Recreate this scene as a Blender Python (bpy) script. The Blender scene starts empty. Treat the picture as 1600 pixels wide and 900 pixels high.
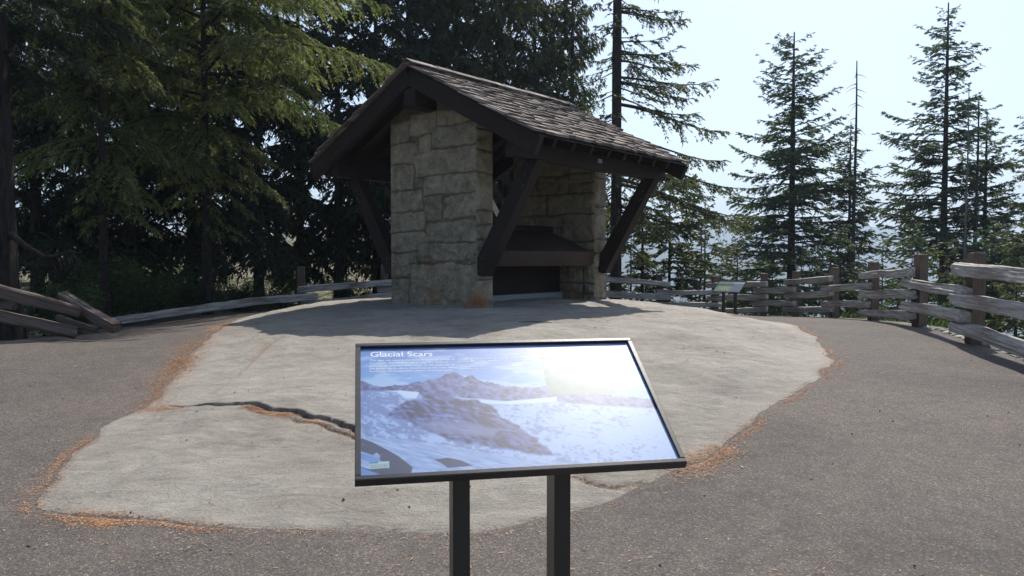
import bpy, math, random
import numpy as np
from mathutils import Vector, Matrix
rng = np.random.default_rng(7); random.seed(7)
sc = bpy.context.scene; COL = sc.collection
R = math.radians
F, TH, EYE = 1178.2, .0378, 1.5            # focal length in pixels of a 1600 wide frame, pitch, eye height

# ------------------------------------------------------------------ helpers
def ray(px, py):
    x = (px-800)/F; v = (450-py)/F; c, s = math.cos(TH), math.sin(TH)
    return np.array([x, c+v*s, -s+v*c])
def at(px, y, z=0.):
    """world point in pixel column px at world depth y, height z"""
    d = y*math.cos(TH)-(z-EYE)*math.sin(TH)
    return np.array([(px-800)/F*d, y, z])
def zat(py, y):
    r = ray(800, py); return EYE + y*r[2]/r[1]
def vnoise(x, y, seed=0):
    r = np.random.default_rng(seed).random((257, 257))
    xi = np.floor(x).astype(int); yi = np.floor(y).astype(int); fx = x-xi; fy = y-yi
    fx = fx*fx*(3-2*fx); fy = fy*fy*(3-2*fy)
    a = xi % 256; b = yi % 256; a1 = (xi+1) % 256; b1 = (yi+1) % 256
    return (r[a,b]*(1-fx)+r[a1,b]*fx)*(1-fy)+(r[a,b1]*(1-fx)+r[a1,b1]*fx)*fy
def fbm(x, y, o=4, seed=0):
    x = np.asarray(x, float); y = np.asarray(y, float); s = 0; a = 1; n = 0
    for k in range(o):
        s = s+a*vnoise(x*2**k+17.3*k, y*2**k+5.1*k, seed+k); n += a; a *= .5
    return s/n
def sstep(a, b, x):
    t = np.clip((x-a)/(b-a), 0, 1); return t*t*(3-2*t)
def tag(o, label=None, cat=None, group=None, kind=None):
    for k, v in (('label', label), ('category', cat), ('group', group), ('kind', kind)):
        if v: o[k] = v
    return o
def empty(name, loc=(0,0,0), rz=0):
    o = bpy.data.objects.new(name, None); COL.objects.link(o)
    o.location = loc; o.rotation_euler = (0, 0, rz); o.empty_display_size = .2
    return o
def mesh(name, V, Fc, m=None, parent=None, smooth=False, attr=None, colattr=None):
    me = bpy.data.meshes.new(name)
    V = np.asarray(V, np.float32)
    if isinstance(Fc, np.ndarray):
        k = Fc.shape[1]; n = len(Fc)
        me.vertices.add(len(V)); me.vertices.foreach_set('co', V.ravel())
        me.loops.add(n*k); me.loops.foreach_set('vertex_index', Fc.astype(np.int32).ravel())
        me.polygons.add(n); me.polygons.foreach_set('loop_start', np.arange(0, n*k, k, dtype=np.int32))
        me.update(calc_edges=True)
    else:
        me.from_pydata(V.tolist(), [], Fc)
    if smooth: me.polygons.foreach_set('use_smooth', np.ones(len(me.polygons), bool))
    if attr is not None:
        a = me.attributes.new('tint', 'FLOAT', 'POINT'); a.data.foreach_set('value', np.asarray(attr, np.float32))
    if colattr is not None:
        a = me.attributes.new('print', 'FLOAT_COLOR', 'POINT')
        c = np.ones((len(V), 4), np.float32); c[:, :3] = colattr; a.data.foreach_set('color', c.ravel())
    me.validate()
    o = bpy.data.objects.new(name, me); COL.objects.link(o)
    if m: me.materials.append(m)
    if parent: o.parent = parent
    return o
class MB:
    """collects boxes, tubes and strips, then links them as ONE mesh"""
    def __init__(s): s.v = []; s.f = []; s.n = 0
    def add(s, V, Fs):
        V = np.asarray(V, float); s.v.append(V); s.f += [tuple(i+s.n for i in q) for q in Fs]; s.n += len(V); return s
    def box(s, c, size, M=None, bev=.0):
        x, y, z = [k/2 for k in size]
        if bev:
            b = bev; P = []; 
            for zz, q in ((-z, b), (-z+b, 0), (z-b, 0), (z, b)):
                P += [(-x+q+b*(q==0)*0, -y+q, zz), (x-q, -y+q, zz), (x-q, y-q, zz), (-x+q, y-q, zz)]
            P = np.array(P); Fs = [(3,2,1,0)]+[(4*k+i, 4*k+(i+1)%4, 4*k+4+(i+1)%4, 4*k+4+i) for k in range(3) for i in range(4)]+[(12,13,14,15)]
        else:
            P = np.array([(i,j,k) for k in (-z,z) for i,j in ((-x,-y),(x,-y),(x,y),(-x,y))])
            Fs = [(3,2,1,0),(4,5,6,7),(0,1,5,4),(1,2,6,5),(2,3,7,6),(3,0,4,7)]
        if M is not None: P = P @ np.array(M.to_3x3()).T
        return s.add(P+np.array(c), Fs)
    def beam(s, p, q, w, h, up=(0,0,1), bev=.008):
        """box from p to q, w wide, h high"""
        p = Vector(p); q = Vector(q); d = (q-p); L = d.length; d.normalize()
        x = d.cross(Vector(up)).normalized(); z = x.cross(d).normalized()
        M = Matrix((x, d, z)).transposed()
        return s.box(tuple((p+q)/2), (w, L, h), M, bev)
    def prism(s, pts, axis, a, b):
        """polygon pts (2-D) extruded along axis from a to b"""
        n = len(pts); P = []
        for t in (a, b):
            for u, v in pts:
                P.append({0:(t,u,v), 1:(u,t,v), 2:(u,v,t)}[axis])
        return s.add(P, [tuple(range(n))[::-1], tuple(range(n, 2*n))]+[(i, (i+1)%n, n+(i+1)%n, n+i) for i in range(n)])
    def build(s, name, m, parent=None, smooth=False):
        return mesh(name, np.concatenate(s.v), s.f, m, parent, smooth)
def tubes(P, Rd, sides=5):
    """P (n,k,3) centre lines, Rd (n,k) radii -> verts, quads"""
    n, k, _ = P.shape
    T = np.gradient(P, axis=1); T /= np.linalg.norm(T, axis=2, keepdims=True)+1e-9
    ref = np.where(np.abs(T[..., 2:3]) > .8, np.array([1., 0, 0]), np.array([0, 0, 1.]))
    A = np.cross(T, ref); A /= np.linalg.norm(A, axis=2, keepdims=True)+1e-9; B = np.cross(T, A)
    th = np.arange(sides)*2*np.pi/sides
    V = P[:, :, None]+Rd[:, :, None, None]*(np.cos(th)[None, None, :, None]*A[:, :, None]+np.sin(th)[None, None, :, None]*B[:, :, None])
    i = np.arange(n)[:, None, None]; j = np.arange(k-1)[None, :, None]; t = np.arange(sides)[None, None]
    b = (i*k+j)*sides
    Q = np.stack([b+t, b+(t+1) % sides, b+sides+(t+1) % sides, b+sides+t], -1).reshape(-1, 4)
    return V.reshape(-1, 3), Q
def grid_faces(nx, ny):
    i = np.arange(nx-1)[:, None]; j = np.arange(ny-1)[None]
    a = i*ny+j
    return np.stack([a, a+ny, a+ny+1, a+1], -1).reshape(-1, 4)

# ------------------------------------------------------------------ materials
def mat(name):
    m = bpy.data.materials.new(name); m.use_nodes = True
    nt = m.node_tree; b = nt.nodes['Principled BSDF']
    b.inputs['Specular IOR Level'].default_value = .3
    return m, nt, b
def N(nt, t, **k):
    n = nt.nodes.new(t)
    for a, v in k.items():
        if a in n.inputs: n.inputs[a].default_value = v
        else: setattr(n, a, v)
    return n
def coords(nt, scale=(1,1,1), rot=(0,0,0), kind='Object'):
    tc = N(nt, 'ShaderNodeTexCoord'); mp = N(nt, 'ShaderNodeMapping')
    mp.inputs['Scale'].default_value = scale; mp.inputs['Rotation'].default_value = rot
    nt.links.new(tc.outputs[kind], mp.inputs['Vector']); return mp.outputs[0]
def noise(nt, vec, scale, detail=5, rough=.6, dist=0.):
    n = N(nt, 'ShaderNodeTexNoise'); n.inputs['Scale'].default_value = scale; n.inputs['Detail'].default_value = detail
    n.inputs['Roughness'].default_value = rough; n.inputs['Distortion'].default_value = dist
    nt.links.new(vec, n.inputs['Vector']); return n.outputs['Fac']
def ramp(nt, fac, stops):
    r = N(nt, 'ShaderNodeValToRGB'); e = r.color_ramp.elements
    while len(e) < len(stops): e.new(.5)
    for q, (p, c) in zip(e, stops):
        q.position = p; q.color = (*c, 1) if len(c) == 3 else c
    nt.links.new(fac, r.inputs[0]); return r.outputs[0]
def mix(nt, fac, a, b, mode='MIX'):
    n = N(nt, 'ShaderNodeMix'); n.data_type = 'RGBA'; n.blend_type = mode
    for s, v in ((0, fac), (6, a), (7, b)):
        if hasattr(v, 'links'): nt.links.new(v, n.inputs[s])
        else: n.inputs[s].default_value = v if s == 0 else (*v, 1)
    return n.outputs[2]
def bump(nt, b, h, dist=.01, strength=1.):
    n = N(nt, 'ShaderNodeBump'); n.inputs['Distance'].default_value = dist; n.inputs['Strength'].default_value = strength
    nt.links.new(h, n.inputs['Height']); nt.links.new(n.outputs[0], b.inputs['Normal'])
def wood_mat(name, c0, c1, grain=(1, 1, 1), rough=.8, streak=None, bd=.006, scale=7):
    m, nt, b = mat(name); v = coords(nt, grain)
    n = noise(nt, v, scale, 8, .65, .4); n2 = noise(nt, coords(nt), 1.3, 3)
    c = ramp(nt, n, [(.3, c0), (.7, c1)])
    c = mix(nt, ramp(nt, n2, [(.4, (0,0,0)), (.7, (.6,.6,.6))]), c, streak or tuple(k*.55 for k in c0))
    nt.links.new(c, b.inputs['Base Color']); b.inputs['Roughness'].default_value = rough
    bump(nt, b, n, bd); return m
M = {}
# dark stained timber of the shelter
M['timber'] = wood_mat('timber', (.017,.0115,.0095), (.036,.024,.020), (6,.8,6), .75)
M['timber_up'] = wood_mat('timber_grain_up', (.017,.0115,.0095), (.036,.024,.020), (6,6,.8), .75)
# weathered silver-grey split rails / posts
def rail_mat(name, c0, c1, dark):
    m, nt, b = mat(name)
    v = coords(nt, (.5, 9, 9)); n = noise(nt, v, 3.2, 9, .7, .3)
    c = ramp(nt, n, [(.28, dark), (.42, c0), (.68, c1)])
    n2 = noise(nt, coords(nt, (.35, 1.6, 1.6)), 2.2, 4)
    c = mix(nt, ramp(nt, n2, [(.48, (0,0,0)), (.7, (.8,.8,.8))]), c, (.12, .075, .05))
    nt.links.new(c, b.inputs['Base Color']); b.inputs['Roughness'].default_value = .75
    bump(nt, b, n, .02); return m
M['rail'] = rail_mat('weathered_rail', (.33,.31,.285), (.62,.60,.57), (.03,.022,.018))
M['rail_shaded'] = rail_mat('shaded_fallen_rail', (.085,.068,.058), (.20,.17,.15), (.02,.015,.012))  # darker copy of the rail wood, tree shade put into its colour
M['post'] = wood_mat('fence_post', (.10,.065,.045), (.20,.15,.115), (8,8,.7), .85)
def simple(name, c, rough=.5, metal=0., spec=.5):
    m, nt, b = mat(name); b.inputs['Base Color'].default_value = (*c, 1); b.inputs['Roughness'].default_value = rough
    b.inputs['Metallic'].default_value = metal; b.inputs['Specular IOR Level'].default_value = spec
    n = noise(nt, coords(nt), 60, 3); bump(nt, b, n, .0006, .4); return m
M['bronze'] = simple('bronze_frame', (.022,.02,.02), .33, .0, .7)
for _m in (M['bronze'],):
    _t = _m.node_tree; _b = _t.nodes['Principled BSDF']; _n = noise(_t,coords(_t,(1,6,1)),14,6,.7)
    _t.links.new(ramp(_t,_n,[(.45,(.018,.016,.016)),(.62,(.03,.028,.027)),(.76,(.075,.07,.065))]),_b.inputs['Base Color'])
M['bronze_post'] = simple('bronze_post', (.03,.026,.023), .42, .0, .6)
M['ink'] = simple('white_lettering', (.8,.83,.86), .5)
M['ink_soft'] = simple('pale_lettering', (.72,.78,.86), .5)
M['ink_dark'] = simple('dark_lettering', (.10,.13,.12), .5)
M['plaque'] = simple('number_plaque', (.02,.02,.02), .5)
M['concrete'] = simple('pale_concrete', (.30,.30,.28), .9, 0, .2)
# print (colours painted per vertex, under a satin film)
def print_mat(name, rough=.36, coat=.8):
    m, nt, b = mat(name); a = N(nt, 'ShaderNodeAttribute', attribute_name='print')
    v = coords(nt); n = noise(nt, v, 900, 2)
    nt.links.new(a.outputs['Color'], b.inputs['Base Color']); b.inputs['Roughness'].default_value = rough
    b.inputs['Specular IOR Level'].default_value = .5
    b.inputs['Coat Weight'].default_value = coat; b.inputs['Coat Roughness'].default_value = .29; b.inputs['Coat IOR'].default_value = 1.5
    n3 = noise(nt, v, 5, 3)
    r = N(nt, 'ShaderNodeMapRange'); r.inputs['To Min'].default_value = rough-.03; r.inputs['To Max'].default_value = rough+.04
    nt.links.new(n3, r.inputs[0]); nt.links.new(r.outputs[0], b.inputs['Roughness'])
    bump(nt, b, n, .0002, .3); return m
M['print'] = print_mat('printed_panel')

def foliage(name, dark, light, tip, trans=.3):
    m, nt, b = mat(name); out = nt.nodes['Material Output']
    a = N(nt, 'ShaderNodeAttribute', attribute_name='tint')
    n = noise(nt, coords(nt), .55, 3)
    ad = N(nt, 'ShaderNodeMath', operation='ADD'); nt.links.new(a.outputs['Fac'], ad.inputs[0])
    ml = N(nt, 'ShaderNodeMath', operation='MULTIPLY_ADD'); nt.links.new(n, ml.inputs[0]); ml.inputs[1].default_value = .9; ml.inputs[2].default_value = -.45
    nt.links.new(ml.outputs[0], ad.inputs[1])
    c = ramp(nt, ad.outputs[0], [(.1, dark), (.6, light), (.98, tip)])
    nt.links.new(c, b.inputs['Base Color']); b.inputs['Roughness'].default_value = .6; b.inputs['Specular IOR Level'].default_value = .22
    tr = N(nt, 'ShaderNodeBsdfTranslucent'); nt.links.new(mix(nt, 1., c, (1.3, 1.5, .7), 'MULTIPLY'), tr.inputs['Color'])
    mx = N(nt, 'ShaderNodeMixShader'); mx.inputs[0].default_value = trans
    nt.links.new(b.outputs[0], mx.inputs[1]); nt.links.new(tr.outputs[0], mx.inputs[2]); nt.links.new(mx.outputs[0], out.inputs[0])
    return m
M['fir'] = foliage('fir_needles', (.03,.042,.026), (.075,.092,.044), (.15,.14,.07), .36)
M['fir_hazy'] = foliage('hazy_fir_needles', (.034,.054,.042), (.068,.094,.058), (.12,.14,.075), .38)  # mid-distance haze put into the colour as a paler grey-green
M['hemlock'] = foliage('hemlock_needles', (.045,.062,.03), (.125,.145,.06), (.28,.265,.16), .5)
M['hemlock_shaded'] = foliage('shaded_hemlock_needles', (.012,.02,.014), (.026,.037,.022), (.05,.06,.035), .2)  # needles darkened in colour for the shade of the backlit woods
M['cedar'] = foliage('cedar_sprays', (.03,.045,.03), (.06,.08,.045), (.13,.115,.06), .34)
M['leaf'] = foliage('broad_leaves', (.025,.045,.018), (.05,.085,.03), (.10,.13,.05), .35)
def bark(name, c0, c1):
    m, nt, b = mat(name); v = coords(nt, (6, 6, 1.1))
    n = noise(nt, v, 3, 8, .7, .5)
    nt.links.new(ramp(nt, n, [(.35, c0), (.65, c1)]), b.inputs['Base Color']); b.inputs['Roughness'].default_value = .95
    bump(nt, b, n, .06); return m
M['bark'] = bark('fir_bark', (.022,.018,.017), (.085,.072,.066))
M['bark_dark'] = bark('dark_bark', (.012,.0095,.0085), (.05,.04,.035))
M['bark_grey'] = bark('dead_wood', (.10,.09,.085), (.24,.22,.21))

# ------------------------------------------------------------------ ground heights
CP = np.array([
 (-4,1,0),(0,1,0),(4,1,0),(-7,3,.0),(0,3,0),(7,3,.03),(-6,5,.04),(-3,4.2,0),(0,4.0,0),(3,4.6,.02),(9,5,.1),
 (-5,7,.12),(-2,6.5,.10),(0,6.5,.12),(2.5,6.5,.12),(6,7,.15),(9,8,.2),(-3,9,.30),(0,9,.38),(3,9,.30),(-6.8,10,.31),(-9,9,.28),
 (-6.6,12,.24),(-5.9,14,.23),(-1,10.3,.49),(1.5,10.5,.47),(4,10.5,.27),(6.75,11.2,.245),(7.5,14.1,.24),(8.4,17.7,.07),(8.6,20.4,-.07),(8.3,22.4,-.21),
 (-.5,13.5,.60),(-2.4,14.9,.60),(.8,12,.58),(2,13.6,.56),(1.8,16.4,.55),(2.4,16.8,.55),(3.46,17,.446),(4.9,18,.2),(6.9,19,.02),(8,24.1,-.3),(6.7,25,-.4),
 (-2.2,12.8,.585),(-4,13,.45),(-4,17,.5),(0,19,.42),(2,20,.2),(4.7,24.5,-.35),(1,24,-.1),(-3,24,.05),(-6.1,22,.04),(-8,17,.03),(-9.5,18,.03),(-10.5,13,.05),(-12,9,.1),(-12,4,0),
 (5,14,.3),(4.5,16,.34),(12,5,.1),(-8,24,.0),(8,28,-.6),(0,30,-.2),(-12,22,.1)], float)
def _tps(r2): return .5*r2*np.log(r2+1e-9)
_n = len(CP); _K = _tps(((CP[:,None,:2]-CP[None,:,:2])**2).sum(-1))+np.eye(_n)*.35
_P = np.c_[np.ones(_n), CP[:,:2]]
_A = np.block([[_K,_P],[_P.T,np.zeros((3,3))]]); _w = np.linalg.solve(_A, np.r_[CP[:,2],0,0,0])
def Gn(x, y):
    x = np.asarray(x, float); y = np.asarray(y, float); xc = np.clip(x,-14,12); yc = np.clip(y,-2,30)
    s = _w[_n]+_w[_n+1]*xc+_w[_n+2]*yc
    for i in range(_n): s = s+_w[i]*_tps((xc-CP[i,0])**2+(yc-CP[i,1])**2)
    return s
FENCE_R = [at(1800,6.2), at(1655,8.3), at(1510,11.2), at(1427,14.1), at(1357,17.6), at(1297,20.3), at(1238,22.4), at(1190,24.0), at(1118,25.2), at(1033,24.6), at(945,23.6)]
PLAT = np.array([(30,-30),(13,-30),(10.5,-6),(8.6,2)]+[(p[0]+.35,p[1]+.15) for p in FENCE_R[:8]]+[(p[0],p[1]+.5) for p in FENCE_R[8:]]
    +[(-1,24.6),(-4.2,24.2),(-6.3,22.3),(-9.6,18.3),(-9.2,14.2),(-9.8,11.5),(-11.5,9.5),(-16,6),(-30,0),(-30,-30)], float)
def sdist(x, y, poly):
    """signed distance to polygon (+ outside) and nearest point"""
    x = np.asarray(x,float); y = np.asarray(y,float)
    best = np.full(x.shape, 1e9); bx = np.zeros(x.shape); by = np.zeros(x.shape); ins = np.zeros(x.shape, bool)
    n = len(poly)
    for i in range(n):
        x0,y0 = poly[i]; x1,y1 = poly[(i+1)%n]; dx,dy = x1-x0,y1-y0
        t = np.clip(((x-x0)*dx+(y-y0)*dy)/(dx*dx+dy*dy+1e-12),0,1); qx = x0+t*dx; qy = y0+t*dy
        d = np.hypot(x-qx,y-qy); m = d<best; best = np.where(m,d,best); bx = np.where(m,qx,bx); by = np.where(m,qy,by)
        c = ((y0>y)!=(y1>y)) & (x < (x1-x0)*(y-y0)/((y1-y0) if y1!=y0 else 1e-9)+x0); ins ^= c
    return np.where(ins,-best,best), bx, by
def G(x, y):
    """ground height everywhere"""
    x = np.asarray(x,float); y = np.asarray(y,float)
    d,_,_ = sdist(x,y,PLAT); g = Gn(x,y)
    dd = np.maximum(d-.35,0)
    az = np.degrees(np.arctan2(x,np.maximum(y,1e-3)))
    right = sstep(-4, 8, np.where(y<0, np.where(x>0,60,-60), az))
    drop = -np.where(dd<60, .45*dd, 27+.22*(dd-60))*right
    drop = np.maximum(drop, -190)
    rise = (1-right)*(.05*np.minimum(dd,120)-.35*np.exp(-((dd-3)/3)**2))
    rough = (fbm(x*.4,y*.4,4,3)-.5)*np.clip(dd,0,1)*.5
    return g + drop + rise + rough
def hit(px, py):
    r = ray(px,py); t = np.linspace(2,60,900); X = r[0]*t; Y = r[1]*t; Z = EYE+r[2]*t
    g = Gn(X,Y); k = np.argmax(Z<g); 
    if Z[k]>=g[k]: k = len(t)-1
    a = (Z[k-1]-g[k-1])/((Z[k-1]-g[k-1])-(Z[k]-g[k])+1e-9); tt = t[k-1]+a*(t[k]-t[k-1])
    return np.array([r[0]*tt, r[1]*tt])
def chaikin(P, n=2, closed=True):
    P = np.array(P,float)
    for _ in range(n):
        Q = np.roll(P,-1,0) if closed else P[1:]; A = P if closed else P[:-1]
        P2 = np.stack([.75*A+.25*Q,.25*A+.75*Q],1).reshape(-1,2)
        P = P2 if closed else np.vstack([P[:1],P2,P[-1:]])
    return P

# ------------------------------------------------------------------ ground sheets
def build_terrain():
    m, nt, b = mat('forest_floor'); v = coords(nt)
    n = noise(nt, v, 1.2, 8, .7); n2 = noise(nt, v, .05, 4)
    c = ramp(nt, n, [(.3,(.05,.045,.03)),(.5,(.17,.15,.10)),(.7,(.30,.27,.20))])
    g = ramp(nt, noise(nt, v, .35, 5), [(.45,(0,0,0)),(.6,(1,1,1))])
    c = mix(nt, g, c, (.07,.085,.035))
    # far slopes are wooded
    sp = N(nt,'ShaderNodeSeparateXYZ'); nt.links.new(v, sp.inputs[0])
    far = N(nt,'ShaderNodeMapRange'); far.inputs[1].default_value=-12; far.inputs[2].default_value=-30; nt.links.new(sp.outputs[2], far.inputs[0])
    c = mix(nt, far.outputs[0], c, (.035,.05,.03))
    nt.links.new(c, b.inputs['Base Color']); b.inputs['Roughness'].default_value = 1; bump(nt,b,n,.05)
    u = np.linspace(-1,1,520); s = np.sign(u)*(np.abs(u)**1.0); X = np.sinh(s*8.6)/np.sinh(8.6)*5200; Y = X+12
    X = np.concatenate([X]); gx,gy = np.meshgrid(X,Y,indexing='ij')
    z = G(gx,gy)
    d,_,_ = sdist(gx,gy,PLAT); z = z-np.where(d<-.15,.06,.012)
    o = mesh('ground', np.stack([gx,gy,z],-1).reshape(-1,3), grid_faces(len(X),len(Y)), m, smooth=True); tag(o,kind='structure')
def sheet(name, poly, step, zf, m, bounds=None, smooth=True, fine=None):
    x0,y0 = poly.min(0)-step; x1,y1 = poly.max(0)+step
    if bounds: x0,y0,x1,y1 = max(x0,bounds[0]),max(y0,bounds[1]),min(x1,bounds[2]),min(y1,bounds[3])
    X = np.arange(x0,x1,step); Y = np.arange(y0,y1,step)
    if fine: Y = np.concatenate([np.arange(y0,fine[0],step),np.arange(fine[0],fine[1],fine[2]),np.arange(fine[1],y1,step)])
    gx,gy = np.meshgrid(X,Y,indexing='ij')
    d,bx,by = sdist(gx,gy,poly)
    near = (d>0)&(d<step*1.5)
    # drop far-outside verts, snap just-outside ones on the outline
    gx = np.where(near,bx,gx); gy = np.where(near,by,gy)
    Fc = grid_faces(len(X),len(Y)); dd = d.ravel()
    keep = (dd[Fc]<=0).any(1) & (dd[Fc]<step*1.5).all(1); Fc = Fc[keep]
    ids = np.unique(Fc); rm = np.zeros(gx.size,int); rm[ids] = np.arange(len(ids)); Fc = rm[Fc]
    x = gx.ravel()[ids]; y = gy.ravel()[ids]; dd = np.minimum(dd[ids],0)
    return mesh(name, np.stack([x,y,zf(x,y,-dd)],-1), Fc, m, smooth=smooth)
def asphalt_mat():
    m, nt, b = mat('asphalt'); v = coords(nt)
    vo = N(nt,'ShaderNodeTexVoronoi'); vo.inputs['Scale'].default_value = 120; nt.links.new(v, vo.inputs['Vector'])
    st = N(nt,'ShaderNodeSeparateColor'); nt.links.new(vo.outputs['Color'], st.inputs[0])
    c = ramp(nt, st.outputs[0], [(.0,(.060,.052,.046)),(.55,(.094,.082,.073)),(.88,(.124,.109,.096)),(.98,(.20,.175,.15))])
    n = noise(nt, v, .45, 7, .68, .5); c = mix(nt, 1., c, ramp(nt, n, [(.32,(.74,.74,.76)),(.5,(1,.99,.98)),(.68,(1.25,1.2,1.14))]), 'MULTIPLY')
    n3 = noise(nt, v, 7, 6, .7); c = mix(nt, 1., c, ramp(nt, n3, [(.3,(.82,.82,.82)),(.7,(1.18,1.18,1.18))]), 'MULTIPLY')
    # a dusting of dry needles, denser in drifts
    nd = noise(nt, coords(nt,(1,2.4,1),(0,0,.5)), 70, 3, .7); dr = noise(nt, v, .8, 4)
    k = N(nt,'ShaderNodeMath',operation='MULTIPLY'); nt.links.new(ramp(nt,nd,[(.62,(0,0,0)),(.68,(1,1,1))]),k.inputs[0]); nt.links.new(ramp(nt,dr,[(.40,(.10,.10,.10)),(.62,(.95,.95,.95))]),k.inputs[1])
    c = mix(nt, k.outputs[0], c, (.23,.14,.085))
    nt.links.new(c,b.inputs['Base Color']); b.inputs['Roughness'].default_value=.9
    bump(nt,b,vo.outputs['Distance'],.005,.6); return m
ROCK_PX = [(48,797),(60,770),(95,722),(130,692),(170,662),(205,646),(225,640),(262,600),(285,565),(310,540),(335,520),(352,509),
           (1130,494),(1240,506),(1262,520),(1290,535),(1303,560),(1292,588),(1240,622),(1170,668),(1120,712),(1074,738),(1020,764),(960,788),(900,804),(800,829),(700,838),(560,831),(430,826),(300,821),(150,812),(85,808)]
front = [hit(*p) for p in ROCK_PX[:12]]
front += [np.array(p) for p in ((-5.6,15.2),(-5.6,17.5),(-4,19.6),(-1,20.8),(2,20.6),(4.2,19.6),(5.6,19))]
front += [hit(*p) for p in ROCK_PX[12:]]
ROCK = chaikin(front, 2)
_t = np.cumsum(np.r_[0,np.hypot(*np.diff(ROCK,axis=0).T)])
ROCK = np.c_[np.interp(np.arange(0,_t[-1],.07),_t,ROCK[:,0]), np.interp(np.arange(0,_t[-1],.07),_t,ROCK[:,1])]
_a = np.arange(len(ROCK))*.07; ROCK += np.c_[(fbm(_a*2.2,_a*0,4,11)-.5),(fbm(_a*2.2,_a*0+9,4,12)-.5)]*.16
def line(pts): return np.array([hit(*p) for p in pts])
CRACK = line([(222,640),(262,638),(320,639),(352,640),(400,643),(440,649),(480,655),(515,663),(552,674),(600,690),(660,712),(720,735)])
CRACKS = [(line([(457,660),(490,670),(520,678),(550,686),(610,700)]),.025,.05),
          (line([(448,530),(420,545),(390,572),(360,600),(345,606)]),.02,.02),
          (line([(895,752),(925,760),(960,765),(1010,755)]),.03,.03),
          (line([(760,750),(748,775),(735,800),(738,812)]),.015,.015),
          (line([(860,770),(885,745),(940,735),(1010,742)]),.015,.015),
          (line([(1105,505),(1150,508),(1190,512)]),.05,.03),
          (line([(150,792),(170,770),(205,745),(240,728)]),.02,.012),
          (line([(1000,520),(1080,548),(1140,560)]),.02,.012)]
def pdist(x, y, P):
    best = np.full(x.shape,1e9); side = np.zeros(x.shape); tt = np.zeros(x.shape); acc = 0
    Ls = np.hypot(*np.diff(P,axis=0).T); tot = Ls.sum()
    for i in range(len(P)-1):
        x0,y0 = P[i]; dx,dy = P[i+1]-P[i]; t = np.clip(((x-x0)*dx+(y-y0)*dy)/(dx*dx+dy*dy),0,1)
        d = np.hypot(x-x0-t*dx,y-y0-t*dy); m = d<best; best = np.where(m,d,best)
        side = np.where(m,np.sign(dx*(y-y0)-dy*(x-x0)),side); tt = np.where(m,(acc+t*Ls[i])/tot,tt); acc += Ls[i]
    return best, side, tt
def rock_z(x, y, d=None):
    if d is None: d = np.maximum(-sdist(x,y,ROCK)[0],0)
    z = Gn(x,y)-.008+.022*sstep(0,.07,d)+.045*sstep(0,.9,d)
    ca, sa = math.cos(.75), math.sin(.75); u = x*ca+y*sa; w = -x*sa+y*ca       # glacial striae run this way
    z = z+((fbm(x*.5,y*.5,3,21)-.5)*.11*sstep(.3,1.6,d)+(fbm(u*1.1,w*3.2,4,22)-.5)*.05+(fbm(x*6,y*6,4,23)-.5)*.03)*sstep(0,.5,d)
    wob = (fbm(x*5,y*5,5,31)-.5)*.10
    c, s, t = pdist(x,y,CRACK); fade = sstep(0,.06,t)*sstep(1.,.65,t)*sstep(0,.3,d)
    cs = c*s+wob
    amp = .004+.016*sstep(.1,.35,t)*sstep(1.,.6,t)
    z = z+fade*amp*(sstep(-.005,.005,cs)-.5)*np.exp(-c/.9)*1.5
    z = z-fade*((.05+.10*fbm(x*3,y*3,2,35))*np.exp(-np.abs((cs+.020)/.022)**3))*sstep(.03,.2,t)
    for P, wd, dp in CRACKS:
        c, s, t = pdist(x,y,P); z = z-dp*np.exp(-((c*s+wob*.6)/wd)**2)*sstep(0,.1,t)*sstep(1,.9,t)
    return z
def rock_mat():
    m, nt, b = mat('glacial_rock'); v = coords(nt)
    stc = coords(nt,(1.,2.3,1),(0,0,-.62))
    n = noise(nt,v,.8,9,.72); s = noise(nt,stc,3.2,9,.75,.8); f = noise(nt,v,45,6,.75)
    c = ramp(nt,n,[(.33,(.205,.185,.152)),(.5,(.298,.273,.23)),(.68,(.37,.345,.295))])
    c = mix(nt,.9,c,ramp(nt,s,[(.30,(.76,.755,.75)),(.5,(1,1,1)),(.70,(1.22,1.21,1.18))]),'MULTIPLY')
    c = mix(nt,1.,c,ramp(nt,f,[(.32,(.82,.82,.82)),(.5,(1,1,1)),(.68,(1.15,1.15,1.15))]),'MULTIPLY')
    gr = noise(nt,coords(nt,(.35,16,1),(0,0,-.62)),1.1,4,.6); c = mix(nt,ramp(nt,gr,[(.60,(0,0,0)),(.68,(.38,.38,.38))]),c,(.44,.41,.36)); c = mix(nt,ramp(nt,gr,[(.30,(.35,.35,.35)),(.38,(0,0,0))]),c,(.14,.125,.105))
    chip = noise(nt,stc,13,4,.6); c = mix(nt,ramp(nt,chip,[(.66,(0,0,0)),(.71,(.6,.6,.6))]),c,(.46,.44,.39)); c = mix(nt,ramp(nt,chip,[(.29,(.65,.65,.65)),(.34,(0,0,0))]),c,(.11,.10,.09))
    rust = noise(nt,coords(nt,(1,1,1),(0,0,.3)),1.3,9,.8)
    c = mix(nt,ramp(nt,rust,[(.57,(0,0,0)),(.68,(.55,.55,.55))]),c,(.20,.155,.115))
    dk = noise(nt,v,3.3,6,.7); c = mix(nt,ramp(nt,dk,[(.66,(0,0,0)),(.74,(.5,.5,.5))]),c,(.10,.095,.09))
    nt.links.new(c,b.inputs['Base Color']); b.inputs['Roughness'].default_value=.8
    a = N(nt,'ShaderNodeMath',operation='MULTIPLY_ADD'); nt.links.new(s,a.inputs[0]); a.inputs[1].default_value=1.6; nt.links.new(f,a.inputs[2])
    bump(nt,b,a.outputs[0],.022,.9); return m
build_terrain()
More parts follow.
